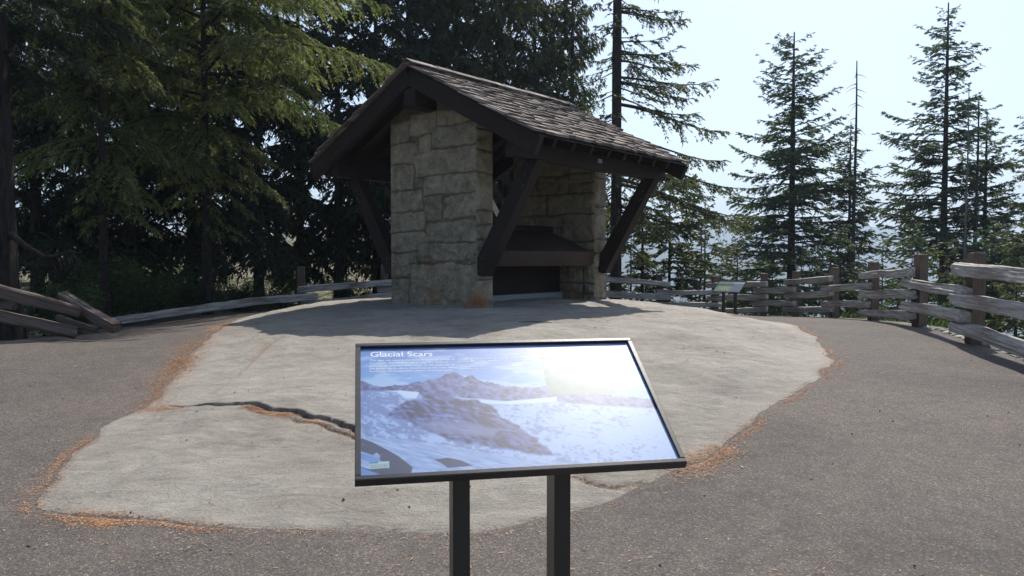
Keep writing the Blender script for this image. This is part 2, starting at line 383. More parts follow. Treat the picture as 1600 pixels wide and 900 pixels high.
asp = sheet('asphalt_path', PLAT, .14, lambda x,y,d: Gn(x,y)+.004-.05*(1-sstep(0,.15,d))*.4+.012*(fbm(x*.9,y*.9,3,5)-.5)+.0, asphalt_mat(), (-16,.2,12,26)); tag(asp,kind='structure')
rock = sheet('rock_outcrop', ROCK, .028, lambda x,y,d: rock_z(x,y,d), rock_mat(), fine=(CRACK[:9,1].min()-.1,CRACK[:,1].max()+.2,.009)); tag(rock,kind='structure')
# the far block overhangs the crack a little, which leaves a real dark gap
_v = np.empty(len(rock.data.vertices)*3,np.float32); rock.data.vertices.foreach_get('co',_v); _v = _v.reshape(-1,3); _c,_s,_tt = pdist(_v[:,0].astype(float),_v[:,1].astype(float),CRACK)
_wb = (fbm(_v[:,0]*5,_v[:,1]*5,5,31)-.5)*.10; _k = (_c*_s+_wb); _am = np.where((_k>0.004)&(_k<.2),np.exp(-np.maximum(_k,0)/.06),0)*sstep(.02,.25,_tt)*sstep(1,.8,_tt)*.035
_v[:,1] -= _am; rock.data.vertices.foreach_set('co',_v.ravel()); rock.data.update()
def surf(x, y):
    """height of the visible surface"""
    x = np.asarray(x,float); y = np.asarray(y,float); d,_,_ = sdist(x,y,ROCK)
    return np.where(d<0, rock_z(x,y,np.maximum(-d,0)), np.where(sdist(x,y,PLAT)[0]<0, Gn(x,y)+.005, G(x,y)))

# far ridges
def hill(name, y0, depth, zlo, prof, x0, x1, col, seed):
    m, nt, b = mat(name+'_woods'); n = noise(nt, coords(nt), .02, 8, .7)
    nt.links.new(ramp(nt,n,[(.3,tuple(k*.6 for k in col)),(.7,tuple(k*1.5 for k in col))]), b.inputs['Base Color']); b.inputs['Roughness'].default_value=1
    nx, ny = 220, 30; X = np.linspace(x0,x1,nx); t = np.linspace(0,1,ny); gx,gt = np.meshgrid(X,t,indexing='ij')
    top = prof(gx)+(fbm(gx/380,gx*0+seed,6,seed)-.5)*70
    zz = zlo+(top-zlo)*np.sin(np.clip(gt*1.35,0,1)*np.pi/2)**1.2-np.maximum(gt-.74,0)*500+(fbm(gx/120,gt*9,4,seed+2)-.5)*26*np.sin(gt*np.pi)
    o = mesh('hill', np.stack([gx+gt*0,y0+gt*depth,zz],-1).reshape(-1,3), grid_faces(nx,ny), m, smooth=True); tag(o,kind='structure')
hill('near_hill',1500,900,-230,lambda x: -10+30*np.sin(x/420+1.0),-500,2600,(.04,.055,.04),3)
hill('mid_hill',2600,900,-230,lambda x: 95+50*np.sin(x/800+.4),-900,4200,(.045,.06,.05),7)
hill('far_hill',4000,900,-230,lambda x: 190+60*np.sin(x/1300+2.0),-1500,4900,(.05,.06,.055),9)

# ------------------------------------------------------------------ needles and grit on the ground
def litter(name, X, Y, L, W, m, lift=.003, tilt=.16):
    n = len(X); a = rng.random(n)*2*np.pi; z = surf(X,Y)+lift*(.5+rng.random(n)*2)
    D = np.stack([np.cos(a),np.sin(a),rng.normal(0,tilt*.4,n)],1); S = np.stack([-np.sin(a),np.cos(a),rng.normal(0,tilt,n)],1)
    C = np.stack([X,Y,z],1); L = L[:,None]/2; W = W[:,None]/2
    V = np.stack([C-D*L,C+S*W,C+D*L,C-S*W],1); V[:,:,2] = np.maximum(V[:,:,2], C[:,None,2]-.002)
    o = mesh(name, V.reshape(-1,3), np.arange(4*n).reshape(-1,4), m, attr=np.repeat(rng.random(n),4)); return o
def along(P, n, sd, t0=0., t1=1.):
    L = np.r_[0,np.cumsum(np.hypot(*np.diff(P,axis=0).T))]; s = (t0+(t1-t0)*rng.random(n))*L[-1]
    # drifts: keep more where a low-frequency noise is high
    k = fbm(s*1.7,s*0+3,3,77); keep = rng.random(n) < np.clip((k-.43)*7,.10,1); s = s[keep]
    wd = (.35+1.3*fbm(s*.9,s*0+1,2,78))
    return np.interp(s,L,P[:,0])+rng.normal(0,sd,len(s))*wd, np.interp(s,L,P[:,1])+rng.normal(0,sd,len(s))*wd
nm, nt_, nb = mat('dry_needles'); _a2 = N(nt_,'ShaderNodeAttribute',attribute_name='tint')
nt_.links.new(ramp(nt_,_a2.outputs['Fac'],[(0,(.14,.065,.035)),(.4,(.36,.16,.075)),(.8,(.52,.28,.14)),(1,(.55,.42,.28))]),nb.inputs['Base Color']); nb.inputs['Roughness'].default_value=.8
ROCKC = np.vstack([ROCK,ROCK[:1]])
xs, ys = along(ROCKC, 70000, .04)
m_ = ys < 19; xs, ys = xs[m_], ys[m_]
cx = []; cy = []
for P, n, sd, a, b_ in ((CRACK,9000,.05,.28,.8),(CRACK,1600,.05,.0,.1),(CRACKS[0][0],3000,.025,0,.9),(CRACKS[1][0],1500,.03,0,.9),(CRACKS[2][0],900,.02,0,1),(line([(300,545),(262,600),(232,640)]),7000,.10,0,1),(line([(350,509),(318,530),(300,548)]),12000,.12,0,1),(line([(100,808),(140,814),(190,819)]),1600,.05,0,1),(line([(1060,742),(1095,722),(1135,702)]),5000,.09,0,1),(line([(1248,512),(1285,532),(1300,560),(1285,592)]),5000,.10,0,1),(line([(258,604),(285,572),(300,556)]),6000,.13,0,1)):
    q, w_ = along(P,n,sd,a,b_); cx.append(q); cy.append(w_-.10*(P is CRACK))
xs = np.concatenate([xs]+cx); ys = np.concatenate([ys]+cy)
nl = litter('needle_litter', xs, ys, .012+.024*rng.random(len(xs)), .0022+.003*rng.random(len(xs)), nm); tag(nl,kind='stuff')
n = 30000; xs = rng.uniform(-8.5,8.5,n); ys = 2+rng.random(n)**1.2*14; k = fbm(xs*.6,ys*.6,3,91)+.16*sstep(1.5,-4,xs)
m_ = (rng.random(n) < np.clip((k-.42)*3,.05,1)) & (sdist(xs,ys,PLAT)[0] < -.1) & ((sdist(xs,ys,ROCK)[0] > 0)|(rng.random(n)<.12)); xs, ys = xs[m_], ys[m_]
nl = litter('scattered_needles', xs, ys, .015+.03*rng.random(len(xs)), .003+.004*rng.random(len(xs)), nm); tag(nl,kind='stuff')
gm, nt_, nb = mat('grit'); _a2 = N(nt_,'ShaderNodeAttribute',attribute_name='tint')
nt_.links.new(ramp(nt_,_a2.outputs['Fac'],[(0,(.02,.017,.015)),(.6,(.08,.06,.05)),(.9,(.3,.27,.24)),(1,(.6,.58,.55))]),nb.inputs['Base Color'])
V = []; Q = []; T = []
pb = [(45,855),(607-70,790),(1395,612),(1540,555),(1395,660),(900,690),(830,742),(735,773),(1020,640),(1120,560),(640,800)]
for i in range(420):
    if i < len(pb): x,y = hit(*pb[i]); r = .012
    else: x,y = rng.uniform(-6,7), rng.uniform(2.2,12); r = rng.uniform(.004,.011)
    if sdist(np.array([x]),np.array([y]),PLAT)[0][0] > 0: continue
    ico = np.array([(0,0,1),(.9,0,.3),(.28,.85,.3),(-.72,.52,.3),(-.72,-.52,.3),(.28,-.85,.3),(0,0,-.3)])*r*rng.uniform(.6,1.3,(7,3))
    b0 = len(V)*7; V.append(ico+np.array([x,y,float(surf(x,y))+.002])); T += [float(rng.random())]*7
    Q += [(b0,b0+1+k,b0+1+(k+1)%5) for k in range(5)]+[(b0+6,b0+1+(k+1)%5,b0+1+k) for k in range(5)]
o = mesh('ground_grit', np.concatenate(V), Q, gm, attr=T); tag(o,kind='stuff')

# ------------------------------------------------------------------ trees
def diamonds(C, D, L, W, T):
    n = len(C); Rn = rng.normal(size=(n,3)); S = np.cross(D,Rn); S /= np.linalg.norm(S,axis=1,keepdims=True)+1e-9
    L = L[:,None]; W = W[:,None]
    V = np.stack([C, C+D*L*.5+S*W/2, C+D*L, C+D*L*.5-S*W/2],1).reshape(-1,3)
    return V, np.arange(4*n).reshape(-1,4), np.repeat(T,4)
def norm(a): return a/(np.linalg.norm(a,axis=-1,keepdims=True)+1e-9)
def limbs_to_foliage(Z, PH, Ln, PI, DR, o):
    """limbs given by base height, azimuth, length, initial slope and droop -> wood tubes + needle sprays"""
    n = len(Z); 
    wob = rng.normal(0,.06,(n,))
    def pos(i, t):
        l = Ln[i]; ph = PH[i]+wob[i]*t
        r = l*t; return np.stack([r*np.cos(ph), r*np.sin(ph), Z[i]+l*(PI[i]*t-DR[i]*t**2+o.get('lift',0)*t**4)],-1)
    ts = np.linspace(0,1,7); P = np.stack([pos(np.arange(n),np.full(n,t)) for t in ts],1)
    r0 = (o.get('limb_r',.011)*Ln+.006)[:,None]; W = tubes(P, r0*(1-.88*ts)[None], 4)
    # laterals
    cnt = np.maximum((Ln*o['lat_per_m']).astype(int),4); I = np.repeat(np.arange(n),cnt); t = o['t0']+(1-o['t0'])*rng.random(len(I))**.8
    B = pos(I,t); Tn = norm(pos(I,t+.02)-B); sd = np.where(rng.random(len(I))<.5,-1,1)[:,None]
    S = norm(np.cross(Tn,np.array([0,0,1.])))*sd
    ll = np.clip(o['lat']*Ln[I]*(1.1-t)**.8*(.5+.7*rng.random(len(I))), .12, o.get('lat_max',1.6))
    ang = R(o.get('ang',52)); Dl = norm(Tn*math.cos(ang)+S*math.sin(ang)+np.array([0,0,1])*rng.normal(o.get('lat_up',0.),.18,(len(I),1)))
    # sprays
    c2 = np.maximum((ll*o['spray_per_m']).astype(int),3); J = np.repeat(np.arange(len(I)),c2); s = rng.random(len(J))
    hang = o['hang']; Cp = B[J]+Dl[J]*(ll[J]*s)[:,None]; Cp[:,2] -= hang*(s**2)*ll[J]
    Dd = Dl[J].copy(); Dd[:,2] -= 2*hang*s*.8
    Sd = norm(np.cross(Dd,np.array([0,0,1.])))*np.where(rng.random(len(J))<.5,-1,1)[:,None]
    Ds = norm(norm(Dd)+Sd*rng.uniform(.1,.95,(len(J),1))+rng.normal(0,o.get('rnd',.22),(len(J),3))-np.array([0,0,1.])*o.get('sag',.15))
    Ls = o['sl']*(.55+.8*rng.random(len(J))); Wd = o['sw']*(.6+.8*rng.random(len(J)))
    cl = rng.random(len(I))
    T = .22+.38*cl[J]+.25*rng.random(len(J))+.18*s*o.get('tip',1)
    # lateral twigs as thin dark slivers
    Vl, Ql, Tl = diamonds(B, Dl-np.array([0,0,hang*.7]), ll, np.full(len(I),o.get('twig',.012)), np.zeros(len(I)))
    V, Q, T = diamonds(Cp, Ds, Ls, Wd, T)
    return W, (np.vstack([V,Vl]), np.vstack([Q,Ql+len(V)]), np.r_[T,Tl-.2])
def conifer(name, base, H, r0, prof, o, m, label, cat='tree', group=None, z_lo=.1, per_m=5, lean=0, seed=1, sector=None, bm=None, trunk_wave=.0, dead_below=0, gap=None, stout=False):
    global rng
    rng = np.random.default_rng(seed)
    root = empty(name, tuple(base)); tag(root,label,cat,group)
    k = 22; zz = np.linspace(0,1,k); P = np.stack([trunk_wave*np.sin(zz*5+seed)+lean*zz*H, trunk_wave*np.cos(zz*4+seed), zz*H],-1)[None]
    P = P.copy(); P[0,0,2] = -.5
    rad = r0*(1-.93*zz)**.85*(1+.55*np.exp(-zz*H/.5)); rad = np.maximum(rad,.01)
    if stout: rad = r0*(1-.35*zz-.6*zz**9)*(1+.5*np.exp(-zz*H/.5))
    V, Q = tubes(P, rad[None], 12 if r0>.15 else 7)
    if r0 > .15:
        nz = fbm(np.arctan2(V[:,1],V[:,0])*3,V[:,2]*.8,3,seed)-.5; V[:,:2] *= (1+nz*.16)[:,None]
    n = int(H*(1-z_lo)*per_m); f = np.sort(z_lo+(1-z_lo)*.985*(np.arange(n)+rng.random(n))/n)
    PH = rng.random(n)*2*np.pi; Z = f*H
    Ln = prof(f)*(.68+.5*rng.random(n))*np.where(rng.random(n)<.12,.6,1)
    if sector is not None:
        kf = sector(PH,f); Ln = Ln*kf
    ok = Ln > .12
    if gap is not None: ok &= rng.random(n) > gap
    PH,Z,Ln,f = PH[ok],Z[ok],Ln[ok],f[ok]
    PI = o['p_lo']+(o['p_hi']-o['p_lo'])*f**1.3+rng.normal(0,.07,len(f)); DR = o['droop']*(1.1-.7*f)*(.7+.6*rng.random(len(f)))
    W, Fo = limbs_to_foliage(Z,PH,Ln,PI,DR,o)
    Wv = W[0].copy(); Fv = Fo[0]
    if lean or trunk_wave:
        for A in (Wv,Fv):
            h = np.clip(A[:,2]/H,0,1); A[:,0] += trunk_wave*np.sin(h*5+seed)+lean*h*H; A[:,1] += trunk_wave*np.cos(h*4+seed)
    parts = [(V,Q)]; parts.append((Wv,W[1]))
    if dead_below:
        nd = dead_below; zz2 = rng.uniform(.04,z_lo+.1,nd)*H; ph = rng.random(nd)*6.28; l = rng.uniform(.4,1.5,nd)
        tt = np.linspace(0,1,5); Pd = np.stack([np.cos(ph)[:,None]*l[:,None]*tt, np.sin(ph)[:,None]*l[:,None]*tt, zz2[:,None]+l[:,None]*(-.15*tt-.35*tt**2)],-1)
        parts.append(tubes(Pd, .014*(1-.8*tt)[None]*np.ones((nd,1)),4))
    off = 0; VV = []; QQ = []
    for v,q in parts: VV.append(v); QQ.append(q+off); off += len(v)
    mesh('trunk', np.vstack(VV), np.vstack(QQ), bm or M['bark'], root, smooth=True)
    mesh('crown', Fv, Fo[1], m, root, attr=Fo[2])
    return root
FIR = dict(lat_per_m=12,t0=.06,lat=.40,spray_per_m=44,hang=.3,sl=.16,sw=.044,p_lo=-.12,p_hi=.5,droop=.22,lift=.10,sag=.15,lat_max=1.1)
FARFIR = dict(FIR, lat_per_m=11,t0=.03,spray_per_m=36,sl=.18,sw=.056,p_lo=-.06,p_hi=.38,droop=.22,lift=.16,twig=.012,hang=.3,lat=.36)
HEM = dict(lat_per_m=22,t0=.06,lat=.34,spray_per_m=95,rnd=.42,hang=.6,sl=.095,sw=.021,p_lo=.05,p_hi=.5,droop=.55,lift=.0,sag=.36,lat_max=.9,tip=1.2)
DARK = dict(lat_per_m=10,t0=.05,lat=.45,spray_per_m=30,hang=.6,sl=.24,sw=.062,p_lo=.0,p_hi=.4,droop=.4,lift=.0,sag=.4,lat_max=1.4)
CED = dict(lat_per_m=12,t0=.05,lat=.42,spray_per_m=38,hang=1.0,sl=.22,sw=.052,p_lo=.15,p_hi=.5,droop=.35,lift=.25,sag=.8,lat_max=1.3)
def pxprof(D, H, z0, table):
    """crown radius from (pixel row, pixel half width) pairs read at distance D"""
    t = sorted([(zat(py,D), hw*D/F) for py,hw in table]); z = [a for a,_ in t]; w = [b for _,b in t]
    return lambda f: np.interp(z0+f*H, z, w)
def tree_px(px, D, ytop, z0, table, **k):
    zt = zat(ytop,D); H = zt-z0; b = at(px,D,z0)
    return conifer(base=b, H=H, prof=pxprof(D,H,z0,table), **k)

def trees_right():
    g = 'tall conifers beyond the right fence'
    tree_px(1232,38,50,-8,[(50,6),(70,28),(110,48),(160,62),(230,90),(300,104),(370,118),(430,118),(600,100)],name='fir_tree',r0=.30,o=FARFIR,m=M['fir_hazy'],
        label='tall full fir with rounded top, just right of the far information sign',group=g,per_m=12,seed=11,z_lo=.12,bm=M['bark'])
    tree_px(1467,37,4,-8,[(4,5),(30,22),(70,45),(105,55),(135,48),(150,38),(200,86),(260,98),(340,116),(430,118),(600,100)],name='fir_tree',r0=.27,o=FARFIR,m=M['fir_hazy'],
        label='tallest fir with pointed sparse top, right side of the photo',group=g,per_m=10.5,seed=12,z_lo=.12)
    tree_px(1321,37,190,-8,[(190,4),(215,14),(270,32),(340,46),(400,52),(460,52),(600,45)],name='fir_tree',r0=.16,o=FARFIR,m=M['fir_hazy'],
        label='slim green fir crowding the bare spire between the two tall firs',group=g,per_m=17,seed=13,z_lo=.1)
    tree_px(1530,37,175,-8,[(175,4),(200,12),(240,42),(300,55),(360,60),(430,62),(600,60)],name='fir_tree',r0=.20,o=FARFIR,m=M['fir_hazy'],
        label='shorter spreading fir just right of the tallest fir',group=g,per_m=10,seed=14,z_lo=.1)
    tree_px(1625,36,165,-8,[(165,4),(190,30),(240,58),(300,65),(400,75),(600,70)],name='fir_tree',r0=.2,o=FARFIR,m=M['fir_hazy'],
        label='fir half cut off by the right edge of the photo',group=g,per_m=11,seed=15,z_lo=.1)
    # dead tops
    def snag(px, D, ytop, z0, r, label, nb, lmax, seed, zlo=.4, bm=None):
        rg = np.random.default_rng(seed); zt = zat(ytop,D); H = zt-z0; root = at(px,D,z0)
        zz = np.linspace(0,1,16); V,Q = tubes(np.stack([.04*np.sin(zz*9),.03*np.cos(zz*7),zz*H],-1)[None],(r*(1-.85*zz))[None],7)
        f = zlo+(1-zlo)*rg.random(nb); ph = rg.random(nb)*6.28; l = lmax*(1.15-f)/(1.15-zlo)*(.3+.9*rg.random(nb)); tt = np.linspace(0,1,5)
        P = np.stack([np.cos(ph)[:,None]*l[:,None]*tt,np.sin(ph)[:,None]*l[:,None]*tt,(f*H)[:,None]+l[:,None]*(.1*tt-.55*tt**2)],-1)
        V2,Q2 = tubes(P,(.02*(1-.8*tt))[None]*np.ones((nb,1)),4)
        rt = empty('dead_tree',tuple(root)); tag(rt,label,'dead tree','standing dead trees beyond the right fence')
        mesh('trunk',np.vstack([V,V2]),np.vstack([Q,Q2+len(V)]),bm or M['bark_grey'],rt,smooth=True)
    snag(1328,35.5,95,-8,.17,'dark bare needle-thin spire between the two tall firs',60,1.5,5,.45,M['bark'])
    snag(1501,33,130,-7,.10,'pale thin dead trunk beside the tallest fir',46,1.1,6,.35)
    snag(1517,35,158,-7,.17,'dark broken-topped dead trunk, rightmost of the bare trunks',24,.8,7,.5,M['bark'])
    snag(1240+9,34,320,-6,.05,'very thin pale dead pole in front of the rounded fir',14,.4,8,.4)
    snag(1092,30,345,-5,.10,'short dead stub in the gap left of the rounded fir',10,.5,9,.5,M['bark'])
def tall_fir():
    # trunk at the right end of the shelter roof; long drooping limbs reach to the right
    D = 24; b = at(962,D,-.5)
    def sector(ph, f):
        return np.where(np.cos(ph) > .1, 1.25, .55)
    H = 14.5
    def prof(f):
        z = -.5+f*H; return np.interp(z,[2.2,2.8,3.4,5.0,6.0,7.5,9,14],[1.6,2.9,3.3,3.1,2.6,2.2,1.9,.8])
    conifer('fir_tree', b, H, .185, prof, dict(FIR,p_lo=-.34,p_hi=.05,droop=.34,lift=.22,lat_per_m=12,t0=.28,spray_per_m=42,sl=.13,sw=.036,hang=.45,limb_r=.013), M['fir'],
        'tall bare-trunked fir rising behind the right end of the shelter roof', 'tree', 'trees behind the shelter', z_lo=.17, per_m=10, seed=31, sector=sector, dead_below=14, stout=True)
    for px,D,yt,hw,s,lab in ((1003,26,232,20,32,'thin sapling with wispy boughs just right of the bare-trunked fir'),(1045,27,258,72,33,'bushy olive fir behind the fence, right of the shelter'),
                          (1100,28.5,330,62,34,'low spreading fir behind the far information sign'),(1150,33,372,50,35,'small dark fir at the foot of the rounded tall fir')):
        z0 = float(G(*at(px,D)[:2])); tree_px(px,D,yt,z0,[(yt,3),(yt+40,hw*.55),(yt+90,hw*.9),(yt+150,hw),(600,hw)],name='young_fir',r0=.07,o=dict(FIR,sl=.16,sw=.05),m=M['fir'],label=lab,group='young firs behind the fence',per_m=13,seed=s,z_lo=.06)
def understory():
    L = [(1262,30,392,40,41,'low fir behind the fence right under the rounded tall fir'),(1310,31,350,46,42,'young fir below the bare spire'),(1375,30,372,42,43,'young fir in the gap right of the bare spire'),
         (1420,31,345,52,44,'bushy young fir at the lower left of the tallest fir'),(1475,28,372,48,45,'dark young fir under the tallest fir'),(1545,27,345,60,46,'young fir behind the thick rails at right'),(1605,24,330,60,47,'young fir at the right edge behind the top rail'),
         (1205,29,405,40,48,'low fir tip left of the rounded tall fir trunk'),(1345,28,420,40,49,'low fir tip showing through the middle rails'),(1400,26,425,44,50,'low fir behind the doubled fence post'),(985,29,330,50,51,'dense young fir close to the shelter right side'),(1500,22,425,50,52,'low dark fir seen between the near rails'),(1585,18,440,60,53,'dark low fir directly behind the nearest rails')]
    for px,D,yt,hw,s,lab in L:
        z0 = float(G(*at(px,D)[:2])); tree_px(px,D,yt,z0,[(yt,3),(yt+30,hw*.5),(yt+80,hw),(700,hw*1.2)],name='young_fir',r0=.06,o=dict(FIR,sl=.17,sw=.052),m=M['fir'] if s%2 else M['fir_hazy'],label=lab,group='young firs behind the fence',per_m=12,seed=s,z_lo=.05)
def cedars():
    L = [(640,29,'cedar behind the shelter peak',2.9),(712,31,'cedar with forked dark limbs behind the middle of the roof',3.0),(782,28.5,'cedar trunk standing behind the centre of the roof slope',2.6),(835,31.5,'cedar beside the roof, its trunk hidden low by shakes',2.7),(893,30,'rightmost cedar, drooping edge against the sky',1.55)]
    for i,(px,D,lab,r) in enumerate(L):
        b = at(px,D,float(G(*at(px,D)[:2])))
        conifer('cedar_tree', b, 15.5, .20, (lambda r: lambda f: np.interp(f,[0,.2,.5,.9,1],[r,r*1.05,r,r*.75,.3]))(r), CED, M['cedar'], lab, 'tree', 'trees behind the shelter', z_lo=.04, per_m=10, seed=60+i)
def left_trees():
    # big trunk at the left edge
    b = at(2,13.2,float(G(*at(2,13.2)[:2])))
    conifer('fir_tree', b, 13, .31, lambda f: np.interp(f,[0,.32,.4,.6,1],[.0,.0,2.6,3.4,2.5]), dict(HEM,p_lo=.0), M['hemlock_shaded'],
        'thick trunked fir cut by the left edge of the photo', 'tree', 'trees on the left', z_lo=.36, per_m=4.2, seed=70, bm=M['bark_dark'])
    big = [o for o in bpy.data.objects if o.get('label','').startswith('thick trunked fir cut')][0]
    q = [at(px_,d_,zat(py_,d_)) for px_,py_,d_ in ((16,366,13.1),(45,388,12.9),(68,401,12.8),(90,400,12.6),(108,392,12.5),(125,396,12.4))]
    q = np.array(q)-np.array(big.location); tw = [q]; rd = [np.array([.06,.05,.042,.035,.02,.008])]
    rg = np.random.default_rng(3)
    for k in range(26):
        a = q[1+k%4]+(q[2+k%4 if k%4<3 else 4]-q[1+k%4])*rg.random(); d = np.array([rg.uniform(-.1,.35),rg.uniform(-.3,.1),rg.uniform(-.45,-.1)]); tw.append(np.array([a+d*t_+np.array([0,0,-.06*t_*t_]) for t_ in np.linspace(0,1,6)])); rd.append(np.linspace(.008,.002,6))
    v_,q_ = tubes(np.array(tw),np.array(rd),6); mesh('dead_limb',v_,q_,M['bark_dark'],big,smooth=True)
    # hemlock with long lit boughs
    b = at(325,19.6,float(G(*at(325,19.6)[:2])))
    def sec(ph,f): return 1+(.10+.3*f)*np.cos(ph+.35)
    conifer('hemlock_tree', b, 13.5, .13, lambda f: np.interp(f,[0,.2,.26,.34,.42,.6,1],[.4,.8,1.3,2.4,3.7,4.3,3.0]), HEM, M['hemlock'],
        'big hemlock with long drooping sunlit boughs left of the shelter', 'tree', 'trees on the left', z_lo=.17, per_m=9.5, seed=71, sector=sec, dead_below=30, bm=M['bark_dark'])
    b = at(165,16.2,float(G(*at(165,16.2)[:2])))
    conifer('hemlock_tree', b, 12, .095, lambda f: np.interp(f,[0,.2,.35,.7,1],[.5,.9,2.2,2.7,2]), HEM, M['hemlock'],
        'shaded hemlock between the thick trunk and the sunlit hemlock', 'tree', 'trees on the left', z_lo=.2, per_m=6.5, seed=72, dead_below=16, bm=M['bark_dark'])
    L = [(60,21,2.9,'dark fir trunk showing beside the thick left trunk'),(205,24,3.2,'dark fir deep behind the shaded hemlock'),(300,27,3.3,'dark fir directly behind the sunlit hemlock'),(405,26.5,3.0,'dark fir right behind the sunlit hemlock boughs'),
         (470,28,2.2,'dark fir above the lone left fence post'),(530,27,1.9,'dark fir left of the shelter under the left eave'),(590,28,2.6,'dark fir hidden mostly by the stone pier and left eave'),(-20,26,3,'dark fir behind the thick trunk at the left edge'),(145,29,3,'farthest dark fir behind the left trunks')]
    for i,(px,D,r,lab) in enumerate(L):
        b = at(px,D,float(G(*at(px,D)[:2])))
        conifer('fir_tree', b, 14.5, .17, (lambda r: lambda f: np.interp(f,[0,.08,.3,.7,1],[r*.55,r*.95,r*1.1,r*.85,r*.3]))(r), DARK, M['hemlock_shaded'], lab, 'tree', 'trees on the left', z_lo=(.09,.07,.12)[i%3], per_m=(5.5 if i in (0,7,8) else 8), seed=80+i, dead_below=14)
    b = at(165,32,float(G(*at(165,32)[:2]))+.3)
    conifer('young_fir', b, 3.6, .05, lambda f: np.interp(f,[0,1],[1.2,.1]), FIR, M['hemlock'], 'small bright sunlit fir glimpsed deep in the dark left woods', 'tree', z_lo=.1, per_m=12, seed=95)
trees_right(); tall_fir(); understory(); cedars(); left_trees()

# dead limb of the big left trunk is a part of it; broadleaf shrubs and ground plants along the left fence
def shrub(name, x, y, h, r, nl, m, label, group, seed, ls=.07):
    rg = np.random.default_rng(seed); z = float(G(x,y)); root = empty(name,(x,y,z)); tag(root,label,'shrub',group)
    ns = 14; ph = rg.random(ns)*6.28; sp = rg.random(ns)*r; hh = h*(.6+.45*rg.random(ns)); tt = np.linspace(0,1,5)
    P = np.stack([np.cos(ph)[:,None]*sp[:,None]*tt**.8,np.sin(ph)[:,None]*sp[:,None]*tt**.8,hh[:,None]*tt-.05],-1)
    v,q = tubes(P,(.012*(1-.7*tt))[None]*np.ones((ns,1)),4); mesh('stem',v,q,M['bark'],root)
    I = rg.integers(0,ns,nl); t = .25+.75*rg.random(nl); C = np.stack([np.cos(ph[I])*sp[I]*t**.8,np.sin(ph[I])*sp[I]*t**.8,hh[I]*t],-1)+rg.normal(0,.11*r,(nl,3))
    D = norm(rg.normal(size=(nl,3))*np.array([1,1,.4])); C[:,2] = np.maximum(C[:,2],.03)
    V,Q,T = diamonds(C,D,ls*(.6+.8*rg.random(nl)),ls*.6*(.6+.8*rg.random(nl)),.2+.6*rg.random(nl))
    mesh('foliage',V,Q,m,root,attr=T)
sh = [(120,20,1.7,1.5,'dense shrub in the dark behind the shaded hemlock'),(215,23,1.9,1.6,'tall dark shrub at the foot of the firs left of the hemlock'),(330,24.5,1.9,1.6,'tall dark shrub directly behind the hemlock trunk'),(440,25,1.8,1.5,'tall dark shrub left of the lone fence post'),(165,17,1.7,1.2,'leafy shrub just right of the thick left trunk'),(235,18.5,1.4,1.1,'leafy shrub above the tip of the fallen rail'),(285,20,1.1,.9,'low shrub behind the left end of the long rail'),(385,22,1.0,.9,'low shrub behind the middle of the long rail'),(95,14.5,1.0,.8,'shrub behind the broken rails'),
      (540,25,1.1,1.0,'shrub behind the rails left of the stone pier'),(1000,27.5,1.2,1.1,'bright shrub low behind the fence right of the shelter'),(1075,27.5,1.0,1.0,'shrub below the rails left of the far sign')]
for i,(px,D,h,r,lab) in enumerate(sh):
    p = at(px,D); shrub('shrub',p[0],p[1],h,r,5200,M['leaf'],lab,'shrubs along the fences',200+i,.06)
def grass():
    n = 26000; x = rng.uniform(-13,12,n); y = rng.uniform(7,34,n); d,_,_ = sdist(x,y,PLAT)
    m_ = (d>.12)&(rng.random(n)<np.exp(-d/4)+.15)&(fbm(x*.8,y*.8,3,44)>.42); x,y = x[m_],y[m_]; n = len(x)
    C = np.stack([x,y,G(x,y)-.01],-1); D = norm(np.stack([rng.normal(0,.4,n),rng.normal(0,.4,n),np.ones(n)],-1))
    V,Q,T = diamonds(C,D,.08+.22*rng.random(n),.012+.02*rng.random(n),.2+.7*rng.random(n)); o = mesh('grass',V,Q,M['leaf'],attr=T); tag(o,kind='stuff')
grass()

